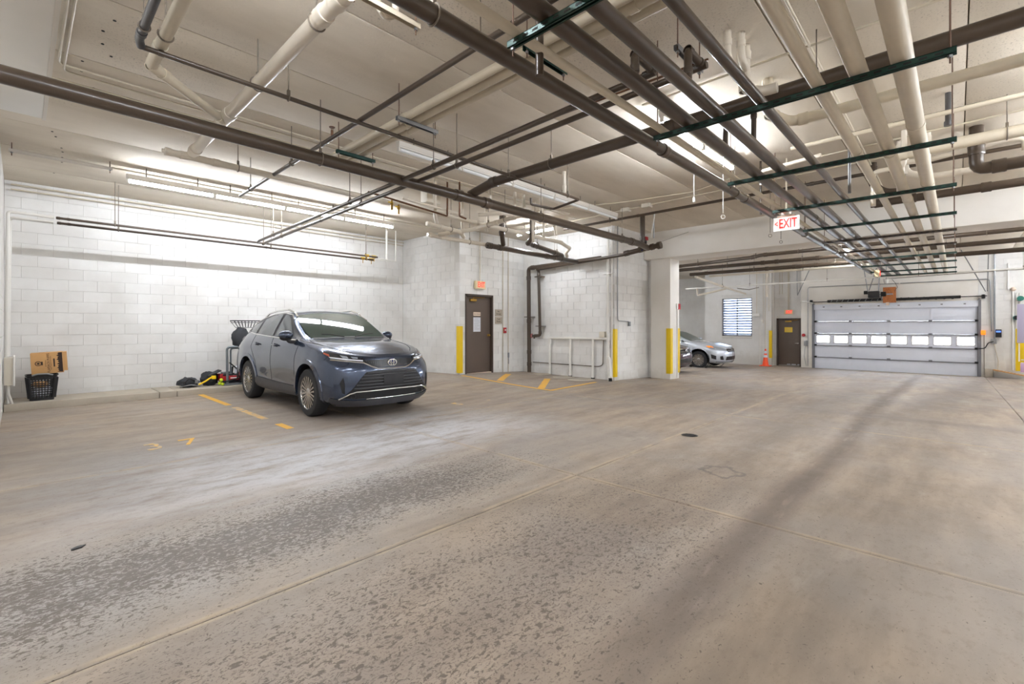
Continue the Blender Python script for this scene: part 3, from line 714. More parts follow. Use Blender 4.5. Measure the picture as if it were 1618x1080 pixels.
# long mains toward the garage door (along X)
pipe('thick dark brown main pipe crossing the whole ceiling from the left edge to the beam', [(-3.1, 5.2, 3.28), (9.62, 5.2, 3.24)], .07, joints=(7.45, 8.0, 12.4), hang=(2.2, 5.44, 9.3, 12.0), n=20)
pipe('thick dark brown pipe crossing above the rack, meeting the long main at a tee', [(4.62, 5.25, 3.33), (4.7, 4.85, 3.45), (4.75, -3.6, 3.52)], .064, joints=(.45, 3.1), hang=(1.5, 4.4, 6.3), n=20, fil=.1)
pipe('long brown pipe just left of the rack, clamped where it crosses the tee pipe', [(-1.5, 2.15, 3.13), (18.8, 2.0, 3.09)], .053, joints=(5.9, 8.3, 14.5), hang=(3.1, 7.9, 11.6, 15.3), n=18)
RK = 3.06   # centre height of the strut channels
rack = [
 ('slim cream pipe at the left end of the rack strut channels', 1.89, .03, 'tan', 21.0, (3.2, 5.2, 8.4)),
 ('brown rack pipe, first big one right of the slim cream pipe', 1.68, .054, 'brown', 21.0, (7.4,)),
 ('brown rack pipe, second big one right of the slim cream pipe', 1.43, .052, 'brown', 21.0, (9.3,)),
 ('thinner brown rack pipe between the big brown and the cream ones', 1.10, .036, 'brown', 20.4, (8.4,)),
 ('narrowest of the three insulated cream rack pipes', .73, .042, 'tan', 21.2, (4.3, 6.1)),
 ('middle insulated cream rack pipe', .495, .056, 'tan', 21.2, (4.6, 7.0)),
 ('rightmost insulated cream rack pipe', .262, .062, 'tan', 21.2, (3.9, 6.2))]
for lb, y, r, m, xe, jn in rack:
    z = RK+.022+r
    t = thing('rack_pipe', lb, 'pipe', (-1.5, y, z), group='pipes lying on the trapeze rack')
    part('pipe_run', MB().tube([(-1.5, y, z), (xe-random.uniform(0, .6), y, z)], r, 20), M[m], t)
    for x in jn: part('coupling', MB().lathe([(r, -.04), (r*1.08, -.038), (r*1.08, .038), (r, .04)], (x+1.5, y, z), (1, 0, 0), 18), M[m], t)
def strut(x, y0, y1, label, z=RK, col='green', rodx=(0.03, .03), top=CEIL, axis='y', name='trapeze_hanger', group='strut trapeze hangers of the pipe rack'):
    t = thing(name, label, 'hanger', (x, (y0+y1)/2, z), group=group)
    b = MB(); s = .0205
    if axis == 'y':
        b.box(x-s, x-s+.004, y0, y1, z-s, z+s); b.box(x+s-.004, x+s, y0, y1, z-s, z+s); b.box(x-s, x+s, y0, y1, z+s-.004, z+s); b.box(x-s, x-s+.012, y0, y1, z-s, z-s+.004); b.box(x+s-.012, x+s, y0, y1, z-s, z-s+.004)
    else:
        b.box(y0, y1, x-s, x-s+.004, z-s, z+s); b.box(y0, y1, x+s-.004, x+s, z-s, z+s); b.box(y0, y1, x-s, x+s, z+s-.004, z+s)
    part('channel', b, M[col], t)
    if axis == 'y':
        k = MB(); yy = y0+.06
        while yy < y1-.05: k.box(x-s-.0015, x-s+.001, yy, yy+.04, z-.006, z+.006); k.box(x-.006, x+.006, yy, yy+.04, z-.004, z-.002); yy += .075
        part('slot', k, M['slot'], t, kind='stuff')
    for yy in (y0+rodx[0], y1-rodx[1]):
        p = (x, yy) if axis == 'y' else (yy, x)
        part('rod', MB().cyl((p[0], p[1], z-.07), (p[0], p[1], top), .0055, 6), M['rust'], t)
        part('nut', MB().cyl((p[0], p[1], z-.035), (p[0], p[1], z-.02), .014, 6), M['galv'], t)
order = ['nearest', 'second', 'third', 'fourth', 'fifth', 'sixth', 'seventh', 'eighth', 'ninth', 'tenth', 'eleventh']
for k, x in enumerate((2.03, 3.93, 5.80, 7.66, 9.55, 11.2, 13.0, 14.7, 16.5, 18.4, 19.9)):
    strut(x, -.0, 1.97 if k else 1.95, f'{order[k]} strut trapeze channel under the pipe rack, counted from the camera', col='green' if k not in (5, 6) else 'brown', top=(3.21 if 11.9 < x < 12.75 else CEIL-(.05 if x > 12 else 0)))
# crossing pair near the middle (along Y), from the wall pipes to the goosenecks
pipe('left of the two parallel brown pipes crossing to the back wall', [(3.50, 10.78, 3.16), (3.47, 10.6, 3.17), (3.33, 1.66, 3.31)], .027, joints=(2.6, 8.9), hang=(1.0, 4.2, 6.3), fil=.05)
pipe('right of the two parallel brown pipes crossing to the back wall', [(3.66, 10.95, 3.16), (3.64, 10.7, 3.17), (3.61, 1.38, 3.37)], .027, joints=(2.9, 9.3), hang=(1.1, 4.3, 6.6), fil=.05)
pipe('gooseneck riser of the first brown rack pipe', [(3.05, 1.68, 3.15), (3.05, 1.68, 3.335), (3.33, 1.68, 3.325), (3.33, 1.76, 3.315)], .029, joints=(.08, .2, .44), fil=.035, cat='pipe')
pipe('gooseneck riser of the second brown rack pipe', [(3.38, 1.43, 3.15), (3.38, 1.43, 3.405), (3.61, 1.42, 3.385), (3.61, 1.50, 3.37)], .029, joints=(.1, .27, .46), fil=.035, cat='pipe')
pipe('slender brown pipe running diagonally across the picture above the long main', [(2.42, 8.25, 3.45), (2.33, 1.2, 3.46)], .024, 'brown', joints=(3.0,), hang=(2.1, 5.7, .5))
single('sprinkler', MB().cyl((2.37, 4.98, 3.47), (2.37, 4.98, 3.53), .014, 8).lathe([(0, 0), (.03, .0), (.034, .006), (0, .008)], (2.37, 4.98, 3.56), (0, 0, 1), 12).tube([(2.37, 4.965, 3.53), (2.37, 4.96, 3.555)], .004, 5).tube([(2.37, 4.995, 3.53), (2.37, 5.0, 3.555)], .004, 5), M['copper'], 'brass sprinkler head standing on the slender crossing pipe', 'sprinkler')
pipe('thin black pipe from the steel elbow at upper left running along the ceiling', [(.62, 4.36, 3.44), (5.25, 4.36, 3.40), (6.1, 4.33, 3.38), (6.1, 4.85, 3.32), (5.62, 4.92, 3.32), (5.62, 4.92, 3.42)], .02, 'brown', joints=(.12, 2.2), hang=(1.05, 3.9, 5.2), fil=.03)
pipe('short steel pipe dropping into the black elbow at upper left', [(.6, 2.2, 3.5), (.6, 4.3, 3.46), (.62, 4.36, 3.44)], .028, 'silver_pipe', joints=(2.0,), hang=(1.9,))
# white drain pipes upper left
pipe('large white drain pipe with an open cleanout plug at upper left', [(1.47, 2.9, 3.56), (1.45, 6.72, 3.48)], .056, 'pvc', joints=(.1, .32, 2.4, 3.7), hang=(.42, 1.6), caps=(0,), n=20)
pipe('cream drain pipe from the top left with a diagonal leg into the white drain', [(.74, 1.8, 3.54), (.74, 4.75, 3.50), (1.44, 5.45, 3.49)], .042, 'tan', joints=(2.6, 2.98, 3.1, 3.9), hang=(2.4,), fil=.05, n=18)
pipe('grey and white drain pipe behind the long main, stepping down beside the riser wall', [(1.22, 6.8, 3.45), (8.9, 6.86, 3.38), (9.45, 7.0, 3.32), (9.62, 7.25, 3.24), (9.75, 7.3, 3.18)], .043, 'pvc', joints=(.16, .5, 2.9, 5.0, 7.7, 8.2), hang=(.75, 5.8), caps=(0,), fil=.06, n=18)
# triple cream bundle
for k, (x, r) in enumerate(((2.86, .04), (2.98, .04), (3.10, .032))):
    pipe(f'{("left","middle","right")[k]} pipe of the three cream pipes crossing high above the long main', [(x, 6.1+.15*k, 3.62), (x, -2.5, 3.64)], r, 'tan', joints=(1.8, 4.6), n=14)
strut(5.6, 2.72, 3.25, 'near-wall strut bracket under the three cream pipes', 3.56, 'green', axis='x', name='pipe_bracket', group='brackets under the three cream pipes')
strut(4.25, 2.72, 3.25, 'middle strut bracket under the three cream pipes', 3.56, 'galv', axis='x', name='pipe_bracket', group='brackets under the three cream pipes')
strut(2.45, 2.72, 3.25, 'strut bracket under the three cream pipes behind the rack pipes', 3.56, 'green', axis='x', name='pipe_bracket', group='brackets under the three cream pipes')
strut(1.62, 3.6, 4.1, 'strut bracket right of the second gooseneck riser', 3.6, 'galv', axis='x', name='pipe_bracket', group='brackets under the three cream pipes')
strut(2.9, 1.5, 2.05, 'slotted strut beside the top edge left of the rack', 3.6, 'tan', axis='x', name='pipe_bracket', group='brackets under the three cream pipes')
pipe('pair of bent white drain traps above the top edge strut', [(1.75, 2.98, 3.93), (1.75, 2.98, 3.66), (1.82, 2.98, 3.6), (1.9, 2.98, 3.66), (1.9, 2.98, 3.93)], .026, 'pvc', fil=.03)
# copper line and its valves along the lit ceiling
pipe('thin copper line beside the second crossing pipe', [(3.92, 3.0, 3.6), (3.95, 1.5, 3.6)], .010, 'copper', joints=(.4,))
# brass and copper valves by the grey drain
t = thing('valve_set', 'brass valves with yellow levers hanging on rusty copper pipes behind the crossing pair', 'valve', (4.2, 6.45, 3.3))
part('copper_line', MB().tube([(3.55, 6.3, 3.36), (5.15, 6.45, 3.3), (5.15, 6.45, 3.9)], .016, 8).tube([(5.3, 6.3, 3.9), (5.3, 6.3, 3.3), (5.45, 6.3, 3.28)], .016, 8), M['copper'], t)
for x, y in ((3.98, 6.35), (4.2, 6.5)): 
    part('valve_body', MB().cyl((x, y, 3.33), (x, y, 3.18), .014, 8).sph((x, y, 3.27), .026, 10), M['brass'], t)
    part('lever', MB().box(x-.06, x+.02, y-.01, y+.01, 3.285, 3.30), M['yellow'], t)
pipe('short white header with steel bands behind the valves', [(4.25, 6.45, 3.43), (5.55, 6.5, 3.40)], .022, 'pvc', joints=(.2, .6, 1.2))
single('wall_box', MB().box(5.05, 5.35, 6.9, 7.1, 3.62, 3.92, ch=.01), M['beige'], 'beige box high on the ceiling behind the copper risers', 'junction box')
# white drain cluster
pipe('white drain stub with an open end above the pier corner', [(5.15, 7.05, 3.26), (6.0, 7.1, 3.24), (6.25, 7.3, 3.2)], .042, 'pvc', joints=(.08, .35, .95), hang=(.6,), fil=.05)
pipe('lower white drain stub with an open end continuing into the brown drain', [(5.5, 7.5, 3.17), (5.8, 7.5, 3.16), (7.0, 7.3, 3.12)], .040, 'pvc', joints=(.08, .35, .5), hang=(1.0,), fil=.05)
pipe('sloping white drain from the stubs up toward the long main', [(5.75, 7.48, 3.2), (6.15, 6.9, 3.28), (6.3, 5.75, 3.4)], .042, 'pvc', joints=(.2, .8, 1.3, 1.7), hang=(1.1, 1.5), fil=.05)
pipe('short white fittings beneath the tee of the long main', [(5.75, 6.3, 3.4), (6.0, 5.95, 3.42), (6.5, 5.75, 3.4), (6.9, 5.8, 3.37)], .036, 'pvc', joints=(.1, .4, .7, 1.2), fil=.04)
for k, (x, y, z) in enumerate(((5.0, 6.6, 3.2), (6.0, 7.05, 3.24), (6.45, 6.85, 3.3), (6.5, 6.1, 3.55), (6.75, 6.1, 3.6), (7.1, 5.95, 3.55), (6.2, 4.7, 3.62), (7.6, 6.6, 3.2), (8.2, 6.8, 3.35), (7.3, 6.3, 3.62), (5.75, 6.0, 3.5))):
    pipe(f'vertical white drain riser number {k+1} from the left in the drain cluster' if False else ('vertical white riser', )[0]+' '+('left of the copper risers', 'above the open stub', 'over the sloping drain', 'left one of the short pair by the tee', 'right one of the short pair by the tee', 'just right of the tee', 'standing above the brown tee pipe', 'behind the brown drain', 'beside the crosswise lit lamp', 'in front of the unlit lamps', 'under the unlit lamp brackets')[k],
         [(x, y, CEIL), (x, y, z+.12), (x+.08, y+.06, z)], .03, 'pvc', joints=(.25,), fil=.05, group='white drain risers')
# dark drains beside them
pipe('brown drain with a capped end below the sloping white drain', [(6.85, 7.2, 3.09), (10.1, 7.25, 3.07)], .058, joints=(.05, .35, 2.0, 2.6), hang=(2.3,), caps=(0,), n=16)
pipe('brown drain leg dropping from the ceiling into the capped drain', [(7.0, 6.95, 3.75), (7.0, 6.95, 3.36), (7.25, 7.15, 3.15)], .052, joints=(.3, .42), fil=.05)
pipe('second brown drain with an elbow behind the first', [(7.75, 6.75, 3.85), (7.75, 6.75, 3.32), (7.9, 7.0, 3.25), (9.4, 7.2, 3.16), (9.55, 7.3, 3.16)], .055, joints=(.4, .8, 1.05, 2.0), hang=(1.2, 2.1), fil=.06)
# wall riser pipes on wall X=10.4
pipe('dark brown drain running along the riser wall and dropping down its left corner', [(10.24, 6.6, 3.12), (10.24, 9.06, 3.07), (10.27, 9.06, .04)], .058, joints=(1.2, 2.3, 2.75, 4.0, 4.9, 5.25), n=18, fil=.1)
for z in (1.65,): single('pipe_clamp', MB().box(10.2, 10.38, 8.92, 9.2, z-.01, z+.01), M['brown'], 'brown strap clamp across the corner riser', 'clamp')
pipe('slimmer brown pipe below it ending in a red valve wheel', [(10.16, 5.75, 3.13), (10.18, 8.66, 3.0), (10.24, 8.68, 2.95), (10.26, 8.64, 1.12), (10.26, 8.84, 1.1)], .042, joints=(.06, 2.9, 3.1, 4.75, 5.0), n=16, fil=.05)
t = thing('valve', 'small brown hose valve with a red hand wheel', 'valve', (10.26, 8.86, 1.1))
part('valve_body', MB().cyl((10.26, 8.80, 1.1), (10.26, 8.92, 1.1), .036, 12).cyl((10.26, 8.86, 1.1), (10.26, 8.86, 1.02), .028, 12), M['brown'], t)
part('hand_wheel', MB().ring((10.26, 8.95, 1.1), (0, 1, 0), .055, .008, 18, 6).box(10.205, 10.315, 8.945, 8.955, 1.095, 1.105).box(10.255, 10.265, 8.945, 8.955, 1.045, 1.155), M['red'], t)
single('pipe_clamp', MB().box(10.2, 10.38, 8.52, 8.76, 1.37, 1.39), M['brown'], 'brown strap clamp across the slimmer riser above the valve', 'clamp')
single('pipe_clamp', MB().box(10.2, 10.38, 8.56, 8.8, 2.78, 2.81), M['brown'], 'brown strap clamp near the top of the slimmer riser', 'clamp')
# alarm fitting at the end of the main
t = thing('flow_switch', 'brown pipe manifold with a red flow switch hanging in front of the beam', 'pipe fitting', (10.3, 5.3, 3.2))
part('manifold', MB().tube([(10.1, 5.75, 3.14), (10.1, 5.05, 3.22), (10.1, 4.95, 3.23)], .06, 16, 0), M['brown'], t)
part('flange', MB().cyl((10.1, 4.98, 3.225), (10.1, 4.90, 3.235), .085, 16), M['brown'], t)
part('flange', MB().cyl((10.1, 5.83, 3.13), (10.1, 5.72, 3.145), .07, 16), M['brown'], t)
part('tee', MB().cyl((9.62, 5.2, 3.24), (10.1, 5.22, 3.2), .066, 16), M['brown'], t)
part('collar', MB().cyl((10.1, 5.45, 3.18), (10.1, 5.38, 3.19), .075, 16), M['brown'], t); part('collar', MB().cyl((10.1, 5.15, 3.21), (10.1, 5.08, 3.22), .075, 16), M['brown'], t)
part('switch_box', MB().box(10.0, 10.12, 5.22, 5.36, 3.38, 3.46, ch=.01), M['red'], t, label='red switch cover')
part('switch_base', MB().box(10.02, 10.1, 5.25, 5.33, 3.27, 3.38, ch=.008), M['black'], t)
part('gauge', MB().cyl((10.0, 5.28, 3.30), (9.96, 5.28, 3.30), .03, 14), M['silver'], t)
part('blue_valve', MB().sph((10.0, 5.32, 3.15), .02, 8), M['blueemb'], t)
pipe('thick brown riser from the ceiling down to the manifold', [(9.95, 5.28, CEIL), (9.95, 5.28, 3.3)], .055, joints=(.55,))
pipe('thin white conduit slanting from the ceiling to the flow switch', [(9.9, 4.95, CEIL), (10.05, 5.12, 3.42)], .01, 'white')
pipe('flexible grey conduit beside the flow switch', [(10.0, 5.02, CEIL), (10.05, 5.05, 3.4)], .012, 'galv')
single('hanger_wire', MB().cyl((11.85, 5.0, 3.8), (10.15, 5.0, 3.3), .004, 5), M['rod'], 'thin wire sloping from the beam to the manifold', 'wire')
# bay wall pipes (back wall pair)
pipe('upper of the two slim brown pipes in front of the white back wall', [(.42, 10.8, 3.17), (6.0, 10.8, 3.15), (6.35, 10.8, 3.15)], .021, joints=(.03, .15, 3.1, 5.6), hang=(.75, 3.2, 5.6), n=12)
pipe('lower of the two slim brown pipes in front of the white back wall', [(.44, 11.0, 3.12), (6.0, 11.0, 3.10), (6.35, 11.0, 3.10)], .021, joints=(.03, .15, 3.3, 5.6), hang=(.8, 3.4, 5.7), n=12)
pipe('white pipe dropping down the left wall from the slim brown pipes', [(.40, 10.8, 3.17), (-.12, 10.85, 3.19), (-.135, 10.9, .9)], .024, 'white', joints=(1.4,), fil=.05)
pipe('second white pipe down the left wall behind the first', [(.40, 11.0, 3.12), (-.10, 11.05, 3.13), (-.12, 11.15, .9)], .022, 'white', fil=.05)
pipe('white conduit from the left wall box down to the kerb', [(-.12, 10.95, .45), (-.12, 11.0, .3), (-.08, 11.16, .118)], .02, 'white')
pipe('white conduit from the left wall box down behind the first', [(-.12, 11.2, .45), (-.12, 11.2, .118)], .02, 'white')
t = thing('wall_box', 'white electrical box low on the left wall beside the laundry basket', 'electrical box', (-.11, 11.0, .45))
part('box', MB().box(-.165, -.06, 10.82, 11.26, .45, .88, ch=.01), M['beige'], t); part('cover', MB().box(-.065, -.045, 10.80, 11.28, .43, .90, ch=.008), M['white'], t)
for k, (x, y) in enumerate(((6.05, 10.8), (6.28, 10.85), (6.05, 11.0), (6.3, 11.02))):
    t = thing('wall_valve', f'{("left upper","right upper","left lower","right lower")[k]} yellow-levered valve at the right end of the slim wall pipes', 'valve', (x, y, 3.1), group='yellow valves on the slim wall pipes')
    z = 3.15 if k < 2 else 3.10
    part('body', MB().cyl((x-.05, y, z), (x+.05, y, z), .028, 10).cyl((x, y, z), (x, y-.0, z-.11), .009, 6), M['brass'], t); part('lever', MB().box(x-.06, x+.06, y-.012, y+.012, z+.028, z+.042), M['yellow'], t)
for k, (x, y) in enumerate(((6.6, 10.8), (6.75, 11.0), (6.95, 10.9))):
    pipe(f'{("left","middle","right")[k]} thin white riser beyond the wall valves', [(6.35, 10.8 if k != 1 else 11.0, 3.12), (x, y, 3.12), (x, y, CEIL)], .014, 'white', fil=.03, group='thin white risers by the wall valves')
# right hand cross pipes
pipe('large cream pipe with a tall elbow crossing behind the rack at upper right', [(5.34, 1.42, CEIL), (5.34, 1.42, 3.58), (5.7, 1.3, 3.57), (5.74, 1.0, 3.58), (5.74, -3.6, 3.62)], .054, 'tan', joints=(.15, .42, .85, 3.4), hang=(1.4, 4.4), fil=.1, n=18)
for k, y in enumerate((1.44, 1.36)): pipe(f'{("left","right")[k]} white riser of the pair beside the tall elbow', [(4.22+.1*k, y, CEIL), (4.22+.1*k, y, 3.72), (4.30+.1*k, y-.02, 3.62)], .032, 'pvc', fil=.05, joints=(.1,))
pipe('short white elbow pipe left of the tall elbow', [(4.55, 1.40, CEIL), (4.55, 1.40, 3.52), (4.57, 1.24, 3.47), (4.57, 1.14, 3.47)], .045, 'pvc', joints=(.1, .38), fil=.07)
pipe('white pipe with elbow below the rack lamp turning toward the camera', [(7.4, 2.05, 3.42), (7.4, 2.05, 3.62), (7.3, 1.3, 3.64)], .026, 'pvc', fil=.05)
pipe('thin cream pipe with dark companion crossing at upper right', [(6.85, 1.55, 3.66), (6.82, -3.6, 3.68)], .026, 'tan', hang=(1.2, 2.6), joints=(1.0,))
pipe('thin dark pipe just behind the thin cream one', [(6.98, .95, 3.5), (6.98, .95, 3.72), (6.95, -3.6, 3.72)], .02, joints=(.2,), fil=.04)
pipe('short steel drop from the dark elbow between the cream rack pipes', [(6.98, .95, 3.66), (6.98, .95, 3.0)], .017, 'silver_pipe')
t = thing('pipe_end', 'short grey capped nipple hanging behind the rightmost rack rod', 'pipe', (7.0, .07, 3.6)); part('nipple', MB().cyl((7.0, .07, CEIL), (7.0, .07, 3.62), .026, 10), M['silver_pipe'], t); part('cap', MB().cyl((7.0, .07, 3.62), (7.0, .07, 3.57), .036, 10), M['silver_pipe'], t)
pipe('broad pale square-sided duct pipe crossing at the right edge', [(7.5, .55, 3.5), (7.48, -3.6, 3.52)], .066, 'tan', joints=(.05,), hang=(.95,), n=16)
pipe('thin brown pipe crossing the whole bay in front of the beam', [(9.15, 6.95, 3.74), (9.05, -3.6, 3.76)], .028, joints=(2.0, 5.2, 8.2), hang=(1.3, 4.0, 6.2, 8.0))
pipe('thick brown drain at the right edge just in front of the beam', [(9.4, 1.0, 3.33), (9.35, -3.6, 3.36)], .06, joints=(.1, .5, 1.3, 2.0), hang=(2.4,), n=16)
pipe('thick brown stack coming down from the ceiling at the right edge', [(8.43, -.18, CEIL-.002), (8.43, -.18, 3.38), (8.43, -3.6, 3.42)], .072, joints=(.3, .75, 1.2), n=18, fil=.1)
pipe('white drain with big elbows looping at the right edge', [(8.6, .62, CEIL), (8.6, .62, 3.7), (8.6, .3, 3.66), (8.6, -.45, 3.74), (8.6, -.62, 3.7), (8.6, -.62, 3.56)], .036, 'pvc', joints=(.2, .5, 1.0), fil=.07)
pipe('white elbow pipe hanging left of the middle cream rack pipe', [(7.95, .5, CEIL), (7.95, .5, 3.46), (7.95, .82, 3.46), (7.95, .82, 3.0)], .03, 'pvc', fil=.07)
pipe('brown trap hanging beside that white elbow', [(9.2, .95, CEIL), (9.2, .95, 3.6), (9.2, .8, 3.45), (9.2, .55, 3.42)], .045, joints=(.1, .35), fil=.08)
pipe('white trap with steel band under the pale duct', [(8.9, .55, CEIL), (8.9, .55, 3.62), (8.9, .3, 3.5), (8.85, -.6, 3.48), (8.85, -3.0, 3.5)], .045, 'pvc', joints=(.3, .6, .9), fil=.1)
for k, (x, y) in enumerate(((8.35, .56), (8.2, .29))): pipe(f'{("left","right")[k]} short white riser showing between the cream rack pipes', [(x, y, CEIL), (x, y, 3.2)], .045, 'pvc', joints=(.1,), group='white risers behind the cream rack pipes')
# thin brown verticals near the rack
for k, (x, y, z0) in enumerate(((2.25, 1.9, 2.95), (4.87, 1.68, 3.15), (4.87, 1.42, 3.15), (7.9, 2.2, 3.1))): 
    pipe(f'short brown drop pipe {("behind the nearest strut channel","under the tee pipe left","under the tee pipe right","near the exit sign")[k]}', [(x, y, (3.64, 3.5, 3.5, CEIL)[k]), (x, y, z0)], .026 if k < 3 else .015, joints=(.1,), group='short brown drop pipes')
# conduits on the ceiling
pipe('thin cream conduit wandering across the ceiling toward the junction boxes', [(7.8, 6.9, 3.91), (8.5, 4.9, 3.91), (8.75, 3.6, 3.91), (8.3, 2.6, 3.91), (7.9, -3.6, 3.91)], .011, 'tan')
pipe('thin cream conduit through the two ceiling junction boxes', [(9.15, 6.8, 3.9), (9.05, 5.1, 3.9), (9.02, 4.6, 3.9), (8.9, 1.0, 3.9), (8.9, -3.6, 3.9)], .011, 'tan')
for k, (x, y) in enumerate(((9.02, 4.69), (9.05, 5.2))): single('junction_box', MB().box(x-.07, x+.07, y-.09, y+.09, 3.85, CEIL, ch=.006), M['beige'], f'{("right","left")[k]} cream junction box on the ceiling before the beam', 'junction box')
pipe('thin cream conduit bending down from the duct corner and running toward the beam', [(.26, 4.5, 3.90), (.26, 6.25, 3.90), (3.4, 6.3, 3.90), (8.5, 6.3, 3.90)], .011, 'tan', fil=.08)
pipe('second thin cream conduit beside it', [(.3, 4.5, 3.9), (.3, 6.4, 3.9), (9.0, 6.45, 3.9)], .011, 'tan', fil=.08)
pipe('third thin cream conduit farther from the camera', [(.2, 6.65, 3.9), (9.3, 6.75, 3.9)], .011, 'tan')
pipe('thin cream conduit across the ceiling through the rack at upper right', [(4.9, 2.6, 3.9), (4.9, 0, 3.9), (4.88, -3.6, 3.9)], .012, 'tan')
pipe('thin cream conduit running lengthwise in the upper right corner', [(1.0, .95, 3.9), (11.8, .98, 3.9)], .012, 'tan')
pipe('upper thin conduit along the top of the back wall', [(-.1, 11.88, 3.84), (7.85, 11.88, 3.84)], .014, 'tan', joints=(4.3,))
pipe('lower thin conduit along the top of the back wall', [(-.1, 11.90, 3.76), (7.85, 11.90, 3.76)], .012, 'tan')
pipe('cream conduit above the lit wall lamps', [(1.0, 9.6, 3.86), (7.7, 9.62, 3.86)], .014, 'tan', joints=(2.0, 4.0))
# white duct box at the upper left
t = thing('duct', 'flat white duct box under the ceiling at the upper left corner', 'duct', (0, 5, 3.6))
part('panel', MB().box(-.16, .17, 2.6, 7.1, 3.60, 3.92, ch=.004), M['white'], t)
part('edge_trim', MB().box(.17, .20, 2.6, 7.12, 3.59, 3.66), M['fixture'], t)
pipe('thin cable sagging under the white duct', [(-.15, 6.2, 3.58), (0.0, 6.2, 3.57), (.16, 6.25, 3.575), (.22, 6.25, 3.7)], .006, 'galv')
strut(9.52, -.1, 1.0, 'pale strut channel continuing the lamp row to the left wall', 3.82, 'fixture', axis='x', name='lamp_channel', group=None)
# pull cords
for k, (x, y, z, l) in enumerate(((5.9, 2.42, 2.95, 'white'), (6.75, 2.36, 2.9, 'white'), (8.98, 2.35, 2.95, 'rod'), (9.79, 2.38, 2.95, 'rod'))):
    t = thing('pull_cord', f'{("first","second","third","fourth")[k]} hanging cord with an end ring, from left to right below the rack lamps', 'cord', (x, y, z), group='hanging pull cords')
    part('cord', MB().cyl((x, y, z+.05), (x, y, CEIL), .005, 6), M[l], t); part('ring', MB().ring((x, y, z), (1, .7, 0), .026, .005, 14, 5), M[l], t) if k else part('bobble', MB().lathe([(0, 0), (.018, 0), (.016, .05), (.006, .07), (0, .07)], (x, y, z), (0, 0, 1), 10), M['white'], t)
# ---------------------------------------------------------------- beyond the beam
pipe('uppermost brown cross pipe beyond the beam', [(16.2, 7.4, 3.5), (15.6, 4.6, 3.5), (15.5, 4.3, 3.53), (14.6, -3.8, 3.45)], .055, joints=(.3, 2.9, 3.3, 5.0), hang=(1.0, 3.0, 4.2, 8.0), n=14)
pipe('middle brown cross pipe beyond the beam', [(16.45, 7.4, 3.4), (16.2, -3.8, 3.42)], .06, joints=(.9, 2.9, 3.3, 4.4), hang=(1.8, 4.0, 7.2), n=14)
pipe('lowest brown cross pipe beyond the beam', [(17.2, 7.2, 3.3), (17.2, -3.8, 3.28)], .06, joints=(.6, 2.6, 3.4, 4.0), hang=(2.2, 4.5), n=14)
pipe('white cross pipe below the brown ones beyond the beam', [(17.5, 6.6, 3.21), (17.4, 1.9, 3.20)], .035, 'pvc', joints=(2.0,), hang=(3.0,))
pipe('thin white sprinkler line crossing in front of the overhead door wall', [(20.1, 8.6, 3.0), (20.1, -3.9, 3.08)], .028, 'white', joints=(3.0, 6.0, 9.0), hang=(2.6, 5.2, 7.7, 10.0))
pipe('white drain dropping diagonally left of the louvred window', [(17.2, 7.0, 3.2), (20.5, 6.7, 2.85), (21.2, 6.5, 2.75)], .045, 'pvc', joints=(.2, 1.7), hang=(2.2,))
pipe('white drain leg joining it from the left', [(19.6, 7.9, 2.95), (19.6, 7.9, 2.66), (19.8, 6.8, 2.9)], .04, 'pvc', fil=.08)
pipe('wavy thin cable hanging above the louvred window', [(20.5, 6.6, 2.95), (21, 6.3, 2.9), (21.3, 6.0, 3.0)], .014, 'rod')
for k, (y, z0) in enumerate(((6.55, 1.95), (6.28, 1.5), (6.2, -.3), (6.05, 2.05))):
    pipe(f'{("first","second","third","fourth")[k]} thin vertical conduit between the louvred window and the exit door', [(22.93, y, CEIL-.06), (22.93, y, z0)], .011, 'tan', group='thin conduits left of the exit door')
pipe('white vertical drain stub above the traffic cone', [(22.4, 6.0, 3.88), (22.4, 6.0, 2.65)], .055, 'pvc', joints=(.9,))
single('wall_speaker', MB().box(22.86, 22.98, 6.42, 6.74, 1.82, 1.95, ch=.01), M['white'], 'small white emergency light unit right of the louvred window', 'emergency light')
single('round_detector', MB().cyl((22.98, 6.33, 1.62), (22.93, 6.33, 1.62), .055, 14), M['white'], 'small round white box on the conduit right of the louvred window', 'electrical box')
single('round_detector', MB().cyl((22.984, 6.06, 2.28), (22.93, 6.06, 2.28), .05, 14), M['white'], 'small round white box above the yellow guard by the exit door', 'electrical box')
pipe('white conduit down the pier from the round box', [(22.93, 6.33, 1.56), (22.93, 6.42, 1.4), (22.93, 6.42, -.3)], .012, 'white')
for k, y in enumerate((5.75, 5.65, 5.42, 5.38)): pipe(f'{("first","second","third","fourth")[k]} thin conduit above the far exit sign', [(23.46, y, CEIL-.06), (23.46, y, 2.8 if k < 2 else 2.1)], .011, 'tan', group='conduits above the far exit sign')
t = thing('track_brace', 'grey V-shaped steel hanger above the left end of the garage door', 'bracket', (21.6, 4.65, 2.6))
part('bar', MB().tube([(21.6, 4.68, CEIL-.05), (21.6, 4.66, 2.62)], .016, 4, 0), M['galv'], t); part('bar', MB().tube([(22.3, 4.3, CEIL-.05), (21.6, 4.66, 2.62)], .016, 4, 0), M['galv'], t)
t = thing('track_brace', 'grey V-shaped steel hanger above the right end of the garage door', 'bracket', (22.4, -.72, 2.6))
part('bar', MB().tube([(21.8, -.75, 3.86), (22.4, -.74, 2.55)], .018, 4, 0), M['galv'], t); part('bar', MB().tube([(21.2, -.1, 3.86), (22.4, -.70, 2.55)], .018, 4, 0), M['galv'], t)
part('track', MB().box(20.9, 22.95, 4.36, 4.42, 2.33, 2.36), M['white'], thing('door_track', 'pale horizontal track over the left end of the garage door', 'track', (22, 4.4, 2.33)))
